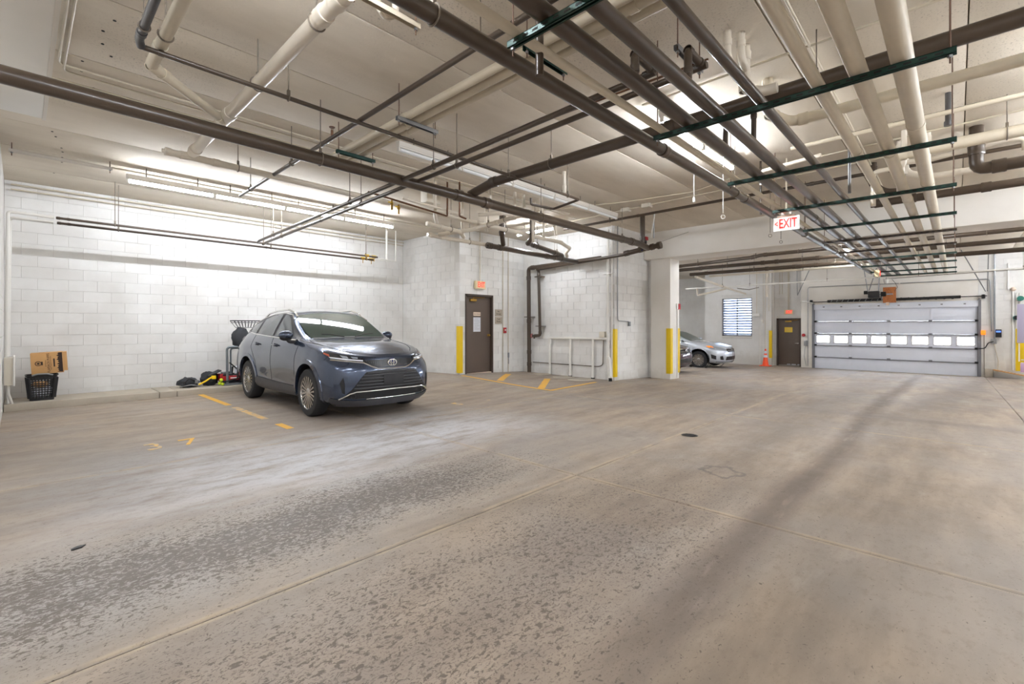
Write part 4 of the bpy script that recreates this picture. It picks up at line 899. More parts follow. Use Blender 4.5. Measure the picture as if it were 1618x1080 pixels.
pipe('grey conduit loop over the garage door and down its left side', [(22.94, 4.56, -.3), (22.94, 4.56, 3.02), (22.94, 1.6, 3.0)], .014, 'galv', fil=.1)
pipe('grey conduit over the right half of the garage door and down its right side', [(22.94, 1.55, 3.0), (22.94, -.82, 3.0), (22.94, -.86, 1.2)], .016, 'galv', fil=.1)
pipe('thin conduit above the grey one over the garage door', [(22.95, 2.0, 3.2), (22.95, -2.0, 3.28)], .009, 'rod')
single('control_box', MB().box(22.9, 22.98, 4.57, 4.7, .55, .78, ch=.006), M['galv'], 'small grey switch box left of the garage door', 'switch box')
single('red_bell', MB().cyl((22.98, 4.72, 1.0), (22.92, 4.72, 1.0), .065, 16), M['red'], 'round red alarm bell left of the garage door', 'alarm')
pipe('thin grey cable from the small switch box to the floor', [(22.94, 4.66, .55), (22.94, 4.7, .1), (22.94, 4.62, -.3)], .008, 'galv')
t = thing('warning_light', 'orange warning light on the right jamb of the garage door', 'light', (22.9, -.66, 1.08)); part('lens', MB().box(22.86, 22.96, -.72, -.6, 1.08, 1.24, ch=.015), M['amber'], t); part('stem', MB().cyl((22.92, -.68, 1.08), (22.92, -.68, -.3), .01, 8), M['rod'], t)
t = thing('keypad', 'small black keypad with a lit blue display right of the garage door', 'keypad', (22.95, -1.02, 1.05)); part('body', MB().box(22.93, 22.98, -1.1, -.95, 1.0, 1.27, ch=.01), M['blackpl'], t); part('display', MB().box(22.926, 22.931, -1.08, -.97, 1.17, 1.22), M['blue'], t)
single('junction_box', MB().box(22.9, 22.98, -.98, -.84, .78, .94, ch=.01), M['galv'], 'grey junction box below the keypad', 'junction box')
pipe('black flexible cable hanging from the grey junction box to the door edge', [(22.9, -.9, .85), (22.86, -.78, .82), (22.86, -.7, .62), (22.9, -.55, .6)], .014, 'black', fil=.06)
pipe('beige cable dropping from the grey junction box to the floor', [(22.94, -.92, .78), (22.94, -1.02, .2), (22.94, -1.0, -.2)], .01, 'tan')
pipe('thick grey conduit down the wall right of the garage door', [(22.92, -.93, CEIL-.06), (22.92, -.93, .94)], .024, 'galv', joints=(.8, 1.7))
b = MB().obox((22.75, -1.25, -.17), (0, .98, .2), (1, 0, .0), (0, -.2, .98), .36, .16, .016); single('plywood_board', b, M['card'], 'brown board leaning at the wall foot right of the garage door', 'board')
b = MB().box(22.8, 22.98, -.9, -.68, -.37, -.08, ch=.04); single('stone_lump', b, M['kerb'], 'pale concrete lump at the right foot of the garage door', 'stone')
# manifold right edge
for k, (y, z0, z1) in enumerate(((-1.25, 2.6, 3.5), (-1.36, -.1, 2.6), (-1.45, .3, 2.5), (-1.53, .45, 2.5))): pipe(f'{("short upper","first","second","third")[k]} white vertical pipe at the far right wall', [(22.96, y, z1), (22.96, y, z0)], .018, 'white', joints=(.3, .8), group='white vertical pipes at the far right wall')
single('round_detector', MB().sph((22.94, -1.37, 2.62), .07, 12), M['cream'], 'round cream bell at the top of the far right wall pipes', 'bell')
t = thing('gauge', 'dark green pressure gauge among the far right wall pipes', 'gauge', (22.8, -1.43, 1.6)); part('case', MB().cyl((22.98, -1.43, 1.66), (22.86, -1.43, 1.66), .075, 16), M['teal'], t); part('face', MB().cyl((22.86, -1.43, 1.66), (22.855, -1.43, 1.66), .06, 16), M['alloydark'], t)
single('valve', MB().cyl((22.98, -1.53, 2.3), (22.85, -1.53, 2.3), .085, 10), M['teal'], 'green valve body at the right edge of the picture', 'valve')
single('lavender_board', MB().box(20.96, 21.0, -1.9, -1.33, .87, 2.05, ch=.004), M['lavender'], 'lavender board partly cut off at the right edge of the picture', 'board')
single('mauve_board', MB().box(20.96, 21.0, -1.9, -1.40, -.02, .26, ch=.004), M['pink'], 'small mauve board low at the right edge of the picture', 'board')
t = thing('white_railing', 'white tubular railing at the right edge below the lavender board', 'railing', (21.05, -1.6, -.3)); 
for z in (.35, .26): part('rail', MB().cyl((21.08, -1.42, z), (21.08, -2.1, z), .015, 8), M['white'], t)
part('post', MB().cyl((21.08, -1.38, .85), (21.08, -1.38, .3), .015, 8), M['white'], t); part('post', MB().cyl((21.08, -2.05, -.3), (21.08, -2.05, .9), .02, 8), M['white'], t)
part('post', MB().cyl((21.02, -1.5, -.31), (21.02, -1.5, .95), .015, 8), M['white'], t)

pipe('thin grey stem holding the round white lamp', [(22.7, 1.95, 3.87), (22.7, 1.95, 3.16)], .012, 'galv')
# ---------------------------------------------------------------- exit signs
def exit_sign(p, face, label, w_=.34, h_=.2, th=.05, arrow=False, body='exitface', cat='exit sign', drop=None):
    ax, ay, az = [Vector(a) for a in FACE[face]] if isinstance(face, str) else face; p = Vector(p)
    t = thing('exit_sign', label, cat, tuple(p), group='red exit signs')
    part('sign_panel', MB().obox(tuple(p-az*th/2), ax, ay, az, w_/2, h_/2, th/2), M[body], t)
    if arrow:
        b = text_mb('EXIT', .20, p+az*.003+ax*.022-ay*.004, (ax, ay, az), .003, .60, bold=.003); text_mb('<', .13, p+az*.003-ax*.135, (ax, ay, az), .003, .6, mb=b, bold=.002)
    else: b = text_mb('EXIT', h_*.95, p+az*.003+ax*.02, (ax, ay, az), .003, .62 if w_ > .3 else .5, bold=.003)
    part('letters', b, M['exitred'], t)
    if drop: part('conduit', MB().cyl(tuple(p-az*th/2+ay*h_/2), (p.x-az.x*th/2, p.y-az.y*th/2, drop), .011, 8), M['tan'], t)
    return t
t = exit_sign((8.03, 1.88, 2.94), '-X', 'hanging white acrylic exit sign with a red arrow, below the rack', .35, .205, .01, True, 'acrylic', drop=CEIL)
part('mount', MB().box(8.0, 8.06, 1.76, 2.0, 3.04, 3.065, ch=.008), M['cream'], t); part('canopy', MB().box(7.98, 8.08, 1.80, 1.94, 3.065, 3.1), M['white'], t)
exit_sign((8.57, 9.30, 2.49), '-Y', 'red and cream exit sign on the wall over the brown stair door', .35, .21, .07, drop=CEIL)
exit_sign((23.40, 5.39, 2.0), '-X', 'small red exit sign over the far exit door', .33, .2, .05)
exit_sign((18.3, 1.72, 3.0), '-Y', 'exit sign seen nearly edge-on at the far end of the rack', .24, .2, .13)

# ---------------------------------------------------------------- small wall things
t = thing('fire_alarm', 'small red fire alarm pull box right of the stair door', 'fire alarm', (9.56, 9.36, 1.2)); part('body', MB().box(9.49, 9.60, 9.33, 9.375, 1.18, 1.34, ch=.008), M['red'], t); part('handle', MB().box(9.52, 9.57, 9.322, 9.331, 1.25, 1.29), M['white'], t)
t = thing('fire_alarm', 'small red and white fire alarm on the free column above its guard', 'fire alarm', (12.5, 5.57, 1.9)); part('body', MB().box(12.50, 12.62, 5.545, 5.585, 1.84, 2.0, ch=.008), M['red'], t); part('plate', MB().box(12.42, 12.50, 5.56, 5.585, 1.85, 2.0), M['white'], t)
pipe('thin white conduit down the free column from the alarm', [(12.47, 5.575, 1.85), (12.47, 5.575, -.03)], .014, 'white', joints=(.9, 1.6))
pipe('left thin conduit on the wall between the stair door and the corner riser', [(9.48, 9.362, CEIL), (9.48, 9.362, .06)], .012, 'tan', joints=(1.8,))
pipe('right thin conduit on that wall with a dark coupling low down', [(9.70, 9.362, CEIL), (9.70, 9.362, .05)], .012, 'tan', joints=(1.9,))
single('conduit_fitting', MB().cyl((9.70, 9.35, .62), (9.70, 9.35, .48), .026, 10).cyl((9.70, 9.35, .48), (9.70, 9.35, .3), .012, 8), M['galv'], 'small grey fitting low on the right thin conduit', 'pipe fitting')
# white guard rail of pipes on riser wall
t = thing('pipe_rail', 'white painted pipe rail with three legs against the riser wall', 'pipe rail', (10.34, 7.5, .02))
part('top_rail', MB().tube([(10.33, 8.32, .9), (10.33, 8.32, 1.05), (10.33, 6.45, 1.06)], .033, 12), M['white'], t)
for y in (8.34, 7.63, 6.90): part('leg', MB().cyl((10.33, y, .01), (10.33, y, 1.04), .033, 12), M['white'], t); 
for y in (8.34, 7.63, 6.90): part('foot', MB().cyl((10.33, y, .0), (10.33, y, .035), .05, 12), M['slot'], t)
pipe('tall white drain down the riser wall beside its right corner', [(10.31, 6.43, CEIL-.1), (10.31, 6.43, .28), (10.27, 6.36, .02)], .036, 'white', joints=(.9, 2.0, 2.9, 3.3), fil=.06, n=16)
pipe('second white pipe tight in the corner beside the tall drain', [(10.35, 6.34, CEIL), (10.35, 6.34, .02)], .02, 'white', joints=(1.5,))
pipe('short white branch curving out below the yellow guard', [(10.31, 6.43, .58), (10.22, 6.33, .58), (10.18, 6.28, .12)], .034, 'white', joints=(.2,), fil=.07, n=14)
single('drain_boot', MB().cyl((10.18, 6.28, .0), (10.18, 6.28, .08), .045, 12), M['slot'], 'dark boot at the foot of the short white branch', 'pipe fitting')
single('pipe_clamp', MB().box(10.26, 10.39, 6.3, 6.56, 2.7, 2.72), M['white'], 'white strap clamp near the top of the tall white drain', 'clamp')
pipe('thin white wire conduit low along the riser wall', [(10.37, 9.0, .33), (10.37, 6.75, .33), (10.37, 6.62, .38), (10.37, 6.6, 1.05)], .012, 'rod', fil=.08)
single('junction_box', MB().box(10.28, 10.385, 6.53, 6.68, 1.09, 1.24, ch=.008), M['beige'], 'small beige box on top of the white pipe rail', 'junction box')
pipe('thin grey conduit down the front wall bending right to a bell', [(10.5, 6.265, CEIL), (10.5, 6.265, 1.52), (11.05, 6.265, 1.50)], .012, 'galv', fil=.08)
single('wall_outlet', MB().box(11.03, 11.10, 6.22, 6.275, 1.38, 1.50, ch=.008), M['galv'], 'small grey outlet at the end of the bent conduit', 'outlet')

# ---------------------------------------------------------------- floor markings and covers
def paint(label, poly, m='line', lift=.0035, group=None):
    mb = MB(); xs = [p[0] for p in poly]; n = len(poly)
    a = [(x, y, H(x, y)+lift) for x, y in poly]; mb.add(a, [tuple(range(n))]); mb.add(a+[(x, y, z-.004) for x, y, z in a], [(i, (i+1) % n, n+(i+1) % n, n+i) for i in range(n)])
    return mb
def stripe(x0, y0, x1, y1, w_, n=8):
    d = Vector((x1-x0, y1-y0)).normalized(); s = Vector((-d.y, d.x))*w_/2; mb = MB()
    for k in range(n):
        a = Vector((x0+(x1-x0)*k/n, y0+(y1-y0)*k/n)); b_ = Vector((x0+(x1-x0)*(k+1)/n, y0+(y1-y0)*(k+1)/n))
        q = [a-s, b_-s, b_+s, a+s]; mb.add([(p.x, p.y, H(p.x, p.y)+.003) for p in q], [(0, 1, 2, 3)])
    return mb
st = thing('stall_line', 'worn yellow dashed stall line beside the parked grey-blue car', 'floor marking', (2.52, 8.8, 0))
for y0, y1, m in ((11.06, 9.2, 'line'), (8.9, 7.45, 'lineworn'), (6.95, 6.5, 'line')): part('dash', stripe(2.52, y0, 2.52, y1, .1), M[m], st)
st = thing('stall_line', 'worn yellow stall line on the right side of the parked grey-blue car', 'floor marking', (5.35, 8, 0))
for y0, y1, m in ((11.0, 8.9, 'lineworn'), (6.55, 6.3, 'lineworn')): part('dash', stripe(5.35, y0, 5.35, y1, .1), M[m], st)
single('hatch_border', stripe(7.82, 9.2, 7.82, 6.25, .1, 16), M['line'], 'long yellow border line of the hatched area before the stair door', 'floor marking')
single('hatch_border', stripe(7.8, 6.28, 9.75, 6.42, .1, 8), M['line'], 'short yellow border line of the hatched area on its right', 'floor marking')
single('hatch_bar', stripe(8.0, 8.0, 9.2, 8.87, .16), M['line'], 'left diagonal yellow bar of the hatched area', 'floor marking')
single('hatch_bar', stripe(7.87, 6.6, 9.35, 7.62, .16), M['line'], 'right diagonal yellow bar of the hatched area', 'floor marking')
single('stall_number', text_mb('3', .5, (1.06, 6.66, .002), '+Z', .003, .8), M['lineworn'], 'worn yellow stall digit 3 painted on the floor', 'floor marking')
single('stall_number', text_mb('7', .5, (1.40, 6.64, .002), '+Z', .003, .8), M['line'], 'yellow stall digit 7 painted on the floor', 'floor marking')
single('stall_number', text_mb('39', .42, (6.15, 6.45, .003), '+Z', .003, .8), M['lineworn'], 'faded yellow stall digits right of the parked grey-blue car', 'floor marking')
for k, (x, y, r) in enumerate(((10.05, 8.45, .3), (9.9, 7.6, .33), (9.85, 6.95, .36))):
    z = H(x, y)+.002; single('manhole_cover', MB().lathe([(0, .004), (r-.02, .004), (r-.015, .0), (r, .0), (r+.02, .005)], (x, y, z), (0, 0, 1), 40), M['kerb'], f'{("left","middle","right")[k]} round concrete cover in the floor below the white pipe rail', 'floor cover')
t = thing('floor_drain', 'small round dark drain in the middle of the floor', 'drain', (5.84, 2.45, 0)); part('grate', MB().lathe([(0, .004), (.085, .004), (.1, .002)], (5.84, 2.45, 0), (0, 0, 1), 24), M['alloydark'], t)
for k in range(-2, 3): part('slot', MB().box(5.78, 5.90, 2.45+k*.028-.006, 2.45+k*.028+.006, .004, .006), M['black'], t)
# leaf scrap
single('scrap', MB().prism([(0, 0), (.05, .01), (.07, .04), (.03, .045), (0, .02)], (.22, 3.94, .002), (1, 0, 0), (0, 1, 0), (0, 0, 1), .006), M['blackpl'], 'tiny dark scrap lying on the bare floor at left', 'litter')

# ---------------------------------------------------------------- laundry basket and carton
t = thing('laundry_basket', 'black plastic laundry basket with holes standing on the kerb', 'basket', (.27, 11.42, .115))
bx, by, bz = .27, 11.42, .115
def ring_rect(w_, d_, z, r=.05, n=4):
    pts = []
    for cx, cy, a in ((w_/2-r, d_/2-r, 0), (-w_/2+r, d_/2-r, 90), (-w_/2+r, -d_/2+r, 180), (w_/2-r, -d_/2+r, 270)):
        for k in range(n+1): q = math.radians(a+90*k/n); pts.append((bx+cx+r*math.cos(q), by+cy+r*math.sin(q), bz+z))
    return pts
def band_mb(levels, closed_bottom=False):
    mb = MB(); rings = [ring_rect(*l) for l in levels]; n = len(rings[0])
    vs = [p for r in rings for p in r]; fs = [(i*n+k, i*n+(k+1) % n, (i+1)*n+(k+1) % n, (i+1)*n+k) for i in range(len(rings)-1) for k in range(n)]
    mb.add(vs, fs, True)
    return mb
part('bottom', band_mb([(.30, .26, 0), (.305, .265, .05)]).add(ring_rect(.30, .26, .002), [tuple(range(20))]), M['blackpl'], t)
part('rim', band_mb([(.365, .325, .38), (.375, .335, .43), (.40, .36, .44), (.41, .37, .435), (.40, .36, .42)]), M['blackpl'], t)
# lattice sides: bars leaving real holes
lat = MB()
for side in range(4):
    for k in range(9):
        f = (k/8-.5)*.86
        for (z0, z1) in ((.045, .39),):
            def P_(z, f=f, side=side):
                w_ = .305+(.365-.305)*(z-.05)/.33; d_ = .265+(.325-.265)*(z-.05)/.33
                if side == 0: return (bx+f*w_, by-d_/2, bz+z)
                if side == 1: return (bx+w_/2, by+f*d_, bz+z)
                if side == 2: return (bx+f*w_, by+d_/2, bz+z)
                return (bx-w_/2, by+f*d_, bz+z)
            lat.tube([P_(z0), P_(z1)], .0062 if 0 < k < 8 else .022, 5, 0)
for k in range(9):
    z = .06+k*.038; w_ = .305+(.365-.305)*(z-.05)/.33; d_ = .265+(.325-.265)*(z-.05)/.33
    b_ = band_mb([(w_+.004, d_+.004, z), (w_+.008, d_+.008, z+.008), (w_+.004, d_+.004, z+.016), (w_-.002, d_-.002, z+.008), (w_+.004, d_+.004, z)]); lat.add(b_.v, b_.f, True)
part('lattice', lat, M['blackpl'], t)
part('handle', MB().tube([(bx-.12, by-.175, bz+.43), (bx-.06, by-.195, bz+.455), (bx+.06, by-.195, bz+.455), (bx+.13, by-.175, bz+.43)], .013, 8), M['galv'], t)
b = MB().sph((bx-.03, by-.02, bz+.12), .12, 12, (1, .8, .75)).sph((bx+.06, by+.02, bz+.15), .1, 12, (1, 1, .8)); single('laundry', b, M['paper'], 'white cloth lying inside the laundry basket', 'cloth')
single('laundry', MB().sph((bx-.02, by-.01, bz+.27), .11, 12, (1, .8, .5)), M['card'], 'brown cloth on top inside the laundry basket', 'cloth')
t = thing('carton', 'tilted brown cardboard carton with tree print on top of the laundry basket', 'box', (.34, 11.38, .56))
Rm = Matrix.Translation((.345, 11.36, .565)) @ Matrix.Rotation(math.radians(-3), 4, 'Y') @ Matrix.Rotation(math.radians(-3), 4, 'Z')
def carton(x0, x1, y0, y1, z0, z1, ch=0): return MB().box(x0, x1, y0, y1, z0, z1, Rm, ch)
part('box', carton(-.2, .2, 0, .3, 0, .36, .004), M['card'], t)
part('flap', carton(.2, .25, .0, .29, .03, .355), M['card'], t)
A3 = [(Rm.to_3x3() @ Vector(v)) for v in FACE['BOX']]
pr = MB()
def cp(x, z): return Rm @ Vector((x, -.002, z))
text_mb('FLAPJACK PUFFS', .045, cp(.015, .18), A3, .001, 1.0, pr); text_mb('BUTTERMILK', .02, cp(-.02, .18), A3, .001, 1, pr); text_mb('CRISPY CRUNCHY OAT SNACK', .017, cp(.045, .18), A3, .001, 1, pr)
part('lettering', pr, M['cardink'], t)
b = MB(); tree = [(.19, .01), (.19, .35)]; zz = .345; pts = [(.175, .012)]
zs = [.02, .035, .05, .07, .085, .10, .12, .14, .155, .175, .195, .215, .23, .25, .27, .285, .30, .32, .335, .35]
for k, z in enumerate(zs): pts.append((.15-random.uniform(.0, .02) if k % 2 else (.115 if k % 4 == 0 else .13), z))
pts += [(.19, .352), (.19, .012)]
A3b = [Rm.to_3x3() @ Vector(v) for v in ((1, 0, 0), (0, 0, 1), (0, -1, 0))]
b.prism(pts, cp(0, 0), A3b[0], A3b[1], A3b[2], .001); b.prism([(.075, .11), (.095, .11), (.095, .25), (.075, .25)], cp(0, 0), *A3b, .001)
part('tree_print', b, M['cardink'], t)
b = MB(); b.ring(cp(-.11, .18), A3b[2], .036, .006, 20, 4); b.sph(cp(-.11, .18), .018, 8, (1, .1, 1)); b.prism([(-.075, .15), (-.055, .15), (-.055, .21), (-.075, .21)], cp(0, 0), *A3b, .001); part('emblem', b, M['cardink'], t)

# ---------------------------------------------------------------- sports gear by the wall
def blob(label, name, cat, c, rad, sc, m, seed, amp=.25, parts=None, n=20):
    mb = MB().sph(c, rad, n, sc); rnd = random.Random(seed); ph = [rnd.uniform(0, 6) for _ in range(9)]; cz = c[2]-rad*sc[2]
    vs = []
    for (x, y, z) in mb.v:
        d = Vector((x-c[0], y-c[1], z-c[2])); k = 1+amp*(math.sin(9*d.x/rad+ph[0])*math.sin(7*d.y/rad+ph[1])+.6*math.sin(13*d.z/rad+ph[2]+5*d.x/rad)); d *= k
        vs.append((c[0]+d.x, c[1]+d.y, max(c[2]+d.z, .117)))
    mb.v = vs
    t = thing(name, label, cat, (c[0], c[1], .117)); part('body', mb, M[m], t); return t
t = blob('crumpled black sports bag at the left of the gear heap', 'sports_bag', 'bag', (2.42, 11.55, .21), .17, (1.1, .8, .65), 'greycloth', 3, .16)
part('strap', MB().tube([(2.3, 11.42, .2), (2.4, 11.38, .31), (2.55, 11.42, .22)], .012, 6), M['black'], t); part('buckle', MB().box(2.5, 2.56, 11.38, 11.41, .2, .27, ch=.005), M['galv'], t)
part('strap', MB().tube([(2.25, 11.45, .14), (2.42, 11.36, .18), (2.6, 11.4, .14)], .010, 6), M['galv'], t)
t = blob('dark grey backpack slumped in the middle of the gear heap', 'backpack', 'bag', (2.80, 11.6, .26), .17, (1.0, .8, .95), 'greycloth', 5, .12)
part('flap', MB().obox((2.86, 11.5, .38), (.9, 0, .4), (0, 1, 0), (-.4, 0, .9), .13, .12, .012), M['greycloth'], t)
t = thing('yellow_tool', 'yellow handled tool lying across the gear heap', 'tool', (2.66, 11.38, .2)); part('handle', MB().tube([(2.56, 11.36, .17), (2.68, 11.33, .24), (2.76, 11.33, .30), (2.84, 11.34, .31)], .018, 8), M['yellow'], t); part('jaw', MB().box(2.78, 2.86, 11.31, 11.36, .27, .34, ch=.008), M['yellow'], t)
t = thing('tool_bag', 'open red and black tool bag at the right of the gear heap', 'bag', (3.2, 11.5, .117))
part('body', MB().box(2.98, 3.42, 11.38, 11.62, .117, .24, ch=.03), M['black'], t); part('side_panel', MB().box(3.0, 3.42, 11.36, 11.385, .215, .315, ch=.008), M['red'], t); part('end_panel', MB().box(2.95, 3.02, 11.38, 11.62, .2, .36, ch=.02), M['red'], t)
part('rim', MB().tube([(3.0, 11.37, .33), (3.42, 11.37, .34), (3.42, 11.62, .34), (3.0, 11.62, .33)], .016, 6), M['black'], t); part('lettering', text_mb('HUSKY', .05, (3.22, 11.358, .27), '-Y') if False else MB().box(3.14, 3.3, 11.355, 11.36, .255, .275), M['white'], t)
single('hammer', MB().cyl((3.2, 11.5, .25), (3.22, 11.49, .5), .018, 8), M['black'], 'black tool handle sticking up out of the red tool bag', 'tool')
single('white_jug', MB().lathe([(0, 0), (.07, 0), (.075, .02), (.075, .2), (.04, .24), (.03, .25), (.03, .28), (0, .28)], (3.36, 11.6, .26), (0, 0, 1), 18), M['paper'], 'translucent white jug standing behind the red tool bag', 'jug')
single('steel_tray', MB().box(3.02, 3.2, 11.48, 11.62, .34, .39, ch=.01), M['galv'], 'shiny steel tray on top of the tool bag', 'tray')
for k, (x, y, z) in enumerate(((2.93, 11.33, .17), (2.98, 11.31, .155), (2.95, 11.30, .24))): single('tennis_ball', MB().sph((x, y, z), .036, 14), M['lime'], f'{("left","right","upper")[k]} lime tennis ball in front of the red tool bag', 'ball', 'lime tennis balls')
t = thing('folding_frame', 'grey tubular folding frame standing behind the car rear wheel', 'frame', (3.4, 11.35, .117))
part('hoop', MB().tube([(3.08, 11.35, .15), (3.08, 11.38, .93), (3.36, 11.38, .93), (3.36, 11.35, .15)], .026, 10, .07), M['greysteel'], t)
part('hoop', MB().tube([(3.17, 11.45, .15), (3.17, 11.46, .9), (3.44, 11.46, .9), (3.44, 11.45, .15)], .02, 10, .07), M['greysteel'], t)
part('base', MB().box(3.0, 3.5, 11.25, 11.5, .118, .155, ch=.01), M['greysteel'], t); part('brace', MB().tube([(3.12, 11.36, .6), (3.26, 11.3, .45), (3.26, 11.3, .25), (2.98, 11.27, .19)], .014, 6), M['black'], t)
part('wheel', MB().lathe([(.02, -.02), (.09, -.02), (.1, 0), (.09, .02), (.02, .02)], (3.32, 11.3, .25), (1, 0, 0), 18), M['black'], t)
t = blob('black cloth bag hanging over the grey frame', 'cloth_bag', 'bag', (3.36, 11.42, 1.12), .2, (.9, .6, 1.15), 'greycloth', 8, .1)
t = thing('wire_basket', 'black wire basket on top of the black cloth bag', 'basket', (3.45, 11.5, 1.3))
bx2, by2 = 3.50, 11.48
for z, w_, d_, r in ((1.50, .29, .15, .010), (1.46, .28, .14, .006), (1.35, .20, .09, .006)): part('hoop', MB().tube([(bx2-w_, by2-d_, z), (bx2+w_, by2-d_, z), (bx2+w_, by2+d_, z), (bx2-w_, by2+d_, z)], r, 6, 0, True), M['black'], t)
for k in range(9):
    f = k/4-1; part('wire', MB().tube([(bx2+f*.29, by2-.15, 1.50), (bx2+f*.20, by2-.09, 1.35), (bx2+f*.20, by2+.09, 1.35), (bx2+f*.29, by2+.15, 1.50)], .005, 5, .03), M['black'], t)

# traffic cone
zc = H(22.3, 6.0); t = thing('traffic_cone', 'orange and white traffic cone beside the far exit door', 'cone', (22.3, 6.02, zc))
part('base', MB().box(22.1, 22.5, 5.82, 6.22, zc, zc+.04, ch=.015), M['coneorange'], t)
def rc(h): return .125-(.125-.03)*h/.70
part('cone', MB().lathe([(rc(0), .04), (rc(.34), .38), (rc(.34), .38)], (22.3, 6.02, zc), (0, 0, 1), 20).lathe([(rc(.44), .48), (rc(.51), .55)], (22.3, 6.02, zc), (0, 0, 1), 20).lathe([(rc(.62), .66), (.03, .74), (.02, .75), (0, .75)], (22.3, 6.02, zc), (0, 0, 1), 20), M['coneorange'], t)
part('band', MB().lathe([(rc(.34), .38), (rc(.44), .48)], (22.3, 6.02, zc), (0, 0, 1), 20), M['paper'], t); part('band', MB().lathe([(rc(.51), .55), (rc(.62), .66)], (22.3, 6.02, zc), (0, 0, 1), 20), M['paper'], t)

# ---------------------------------------------------------------- cars
# each row: a feature line along the car (bottom edge, sill, lower door, mid door, shoulder, belt, glass mid, roof edge, roof, centre)
# stations from the rear centre to the front centre; x forward (0 = front axle), y half width, z up
CAGE = [
 [(-3.70,0,.32),(-3.66,.45,.32),(-3.50,.70,.32),(-3.25,.74,.30),(-2.95,.76,.28),(-2.5,.77,.26),(-2,.77,.24),(-1.5,.77,.24),(-1,.77,.24),(-.55,.77,.24),(-.25,.77,.24),(0,.77,.24),(.38,.76,.22),(.64,.69,.20),(.78,.53,.20),(.87,.31,.20),(.90,0,.20)],
 [(-3.76,0,.42),(-3.72,.5,.42),(-3.56,.79,.42),(-3.3,.86,.39),(-2.95,.895,.36),(-2.5,.885,.33),(-2,.88,.30),(-1.5,.88,.30),(-1,.88,.30),(-.55,.885,.31),(-.25,.89,.31),(0,.895,.32),(.38,.885,.31),(.68,.80,.30),(.83,.61,.30),(.91,.35,.30),(.94,0,.30)],
 [(-3.79,0,.60),(-3.75,.52,.60),(-3.6,.81,.60),(-3.32,.89,.60),(-2.95,.925,.57),(-2.5,.91,.54),(-2,.89,.5),(-1.5,.89,.5),(-1,.89,.5),(-.55,.90,.5),(-.25,.915,.52),(0,.925,.52),(.38,.91,.52),(.69,.825,.50),(.85,.64,.50),(.935,.36,.50),(.965,0,.50)],
 [(-3.77,0,.82),(-3.73,.52,.82),(-3.58,.80,.84),(-3.3,.885,.85),(-2.95,.922,.84),(-2.5,.922,.81),(-2,.915,.78),(-1.5,.915,.77),(-1,.915,.77),(-.55,.917,.77),(-.25,.922,.78),(0,.925,.79),(.38,.905,.78),(.68,.81,.74),(.84,.62,.72),(.925,.34,.71),(.955,0,.71)],
 [(-3.72,0,1.02),(-3.68,.5,1.02),(-3.54,.75,1.04),(-3.28,.84,1.06),(-2.95,.885,1.06),(-2.5,.90,1.04),(-2,.90,1.01),(-1.5,.90,1.0),(-1,.90,.99),(-.55,.895,.98),(-.25,.892,.97),(0,.888,.95),(.36,.86,.92),(.63,.765,.87),(.80,.585,.84),(.89,.32,.83),(.92,0,.83)],
 [(-3.62,0,1.18),(-3.58,.45,1.18),(-3.46,.64,1.20),(-3.23,.72,1.25),(-2.95,.785,1.25),(-2.5,.835,1.22),(-2,.855,1.19),(-1.5,.86,1.17),(-1,.86,1.15),(-.55,.85,1.13),(-.25,.835,1.11),(0,.81,1.08),(.34,.785,1.03),(.59,.69,.97),(.76,.53,.93),(.855,.30,.915),(.885,0,.91)],
 [(-3.42,0,1.33),(-3.39,.38,1.33),(-3.3,.55,1.34),(-3.12,.62,1.38),(-2.88,.68,1.41),(-2.5,.735,1.41),(-2,.76,1.40),(-1.5,.765,1.39),(-1.0,.755,1.36),(-.62,.77,1.20),(-.30,.77,1.13),(0,.69,1.10),(.32,.65,1.055),(.56,.58,1.0),(.73,.45,.96),(.835,.26,.935),(.865,0,.93)],
 [(-3.25,0,1.46),(-3.22,.33,1.46),(-3.12,.47,1.46),(-2.97,.54,1.49),(-2.75,.585,1.53),(-2.4,.615,1.57),(-1.95,.63,1.60),(-1.5,.63,1.61),(-1.16,.63,1.56),(-.72,.69,1.325),(-.36,.67,1.165),(-.03,.52,1.13),(.30,.48,1.09),(.54,.43,1.035),(.71,.34,.985),(.815,.20,.955),(.84,0,.95)],
 [(-3.22,0,1.49),(-3.2,.2,1.49),(-3.14,.30,1.50),(-2.97,.33,1.54),(-2.72,.35,1.59),(-2.4,.36,1.625),(-1.95,.36,1.645),(-1.5,.36,1.65),(-1.22,.36,1.61),(-.76,.37,1.37),(-.38,.34,1.18),(-.03,.28,1.145),(.30,.26,1.11),(.54,.23,1.05),(.705,.18,.995),(.81,.10,.96),(.835,0,.955)],
 [(-3.20,0,1.50),(-3.19,.05,1.50),(-3.14,.02,1.51),(-2.97,0,1.555),(-2.72,0,1.60),(-2.4,0,1.64),(-1.95,0,1.66),(-1.5,0,1.665),(-1.25,0,1.63),(-.79,0,1.385),(-.39,0,1.19),(-.03,0,1.15),(.30,0,1.115),(.54,0,1.055),(.705,0,1.0),(.81,0,.962),(.835,0,.957)],
]
def catmull(P, sub):
    P = np.array(P, float); n = len(P); out = []
    ext = np.concatenate([[2*P[0]-P[1]], P, [2*P[-1]-P[-2]]])
    for i in range(n-1):
        p0, p1, p2, p3 = ext[i], ext[i+1], ext[i+2], ext[i+3]
        for k in range(sub):
            t = k/sub; out.append(.5*((2*p1)+(-p0+p2)*t+(2*p0-5*p1+4*p2-p3)*t*t+(-p0+3*p1-3*p2+p3)*t**3))
    out.append(P[-1]); return np.array(out)
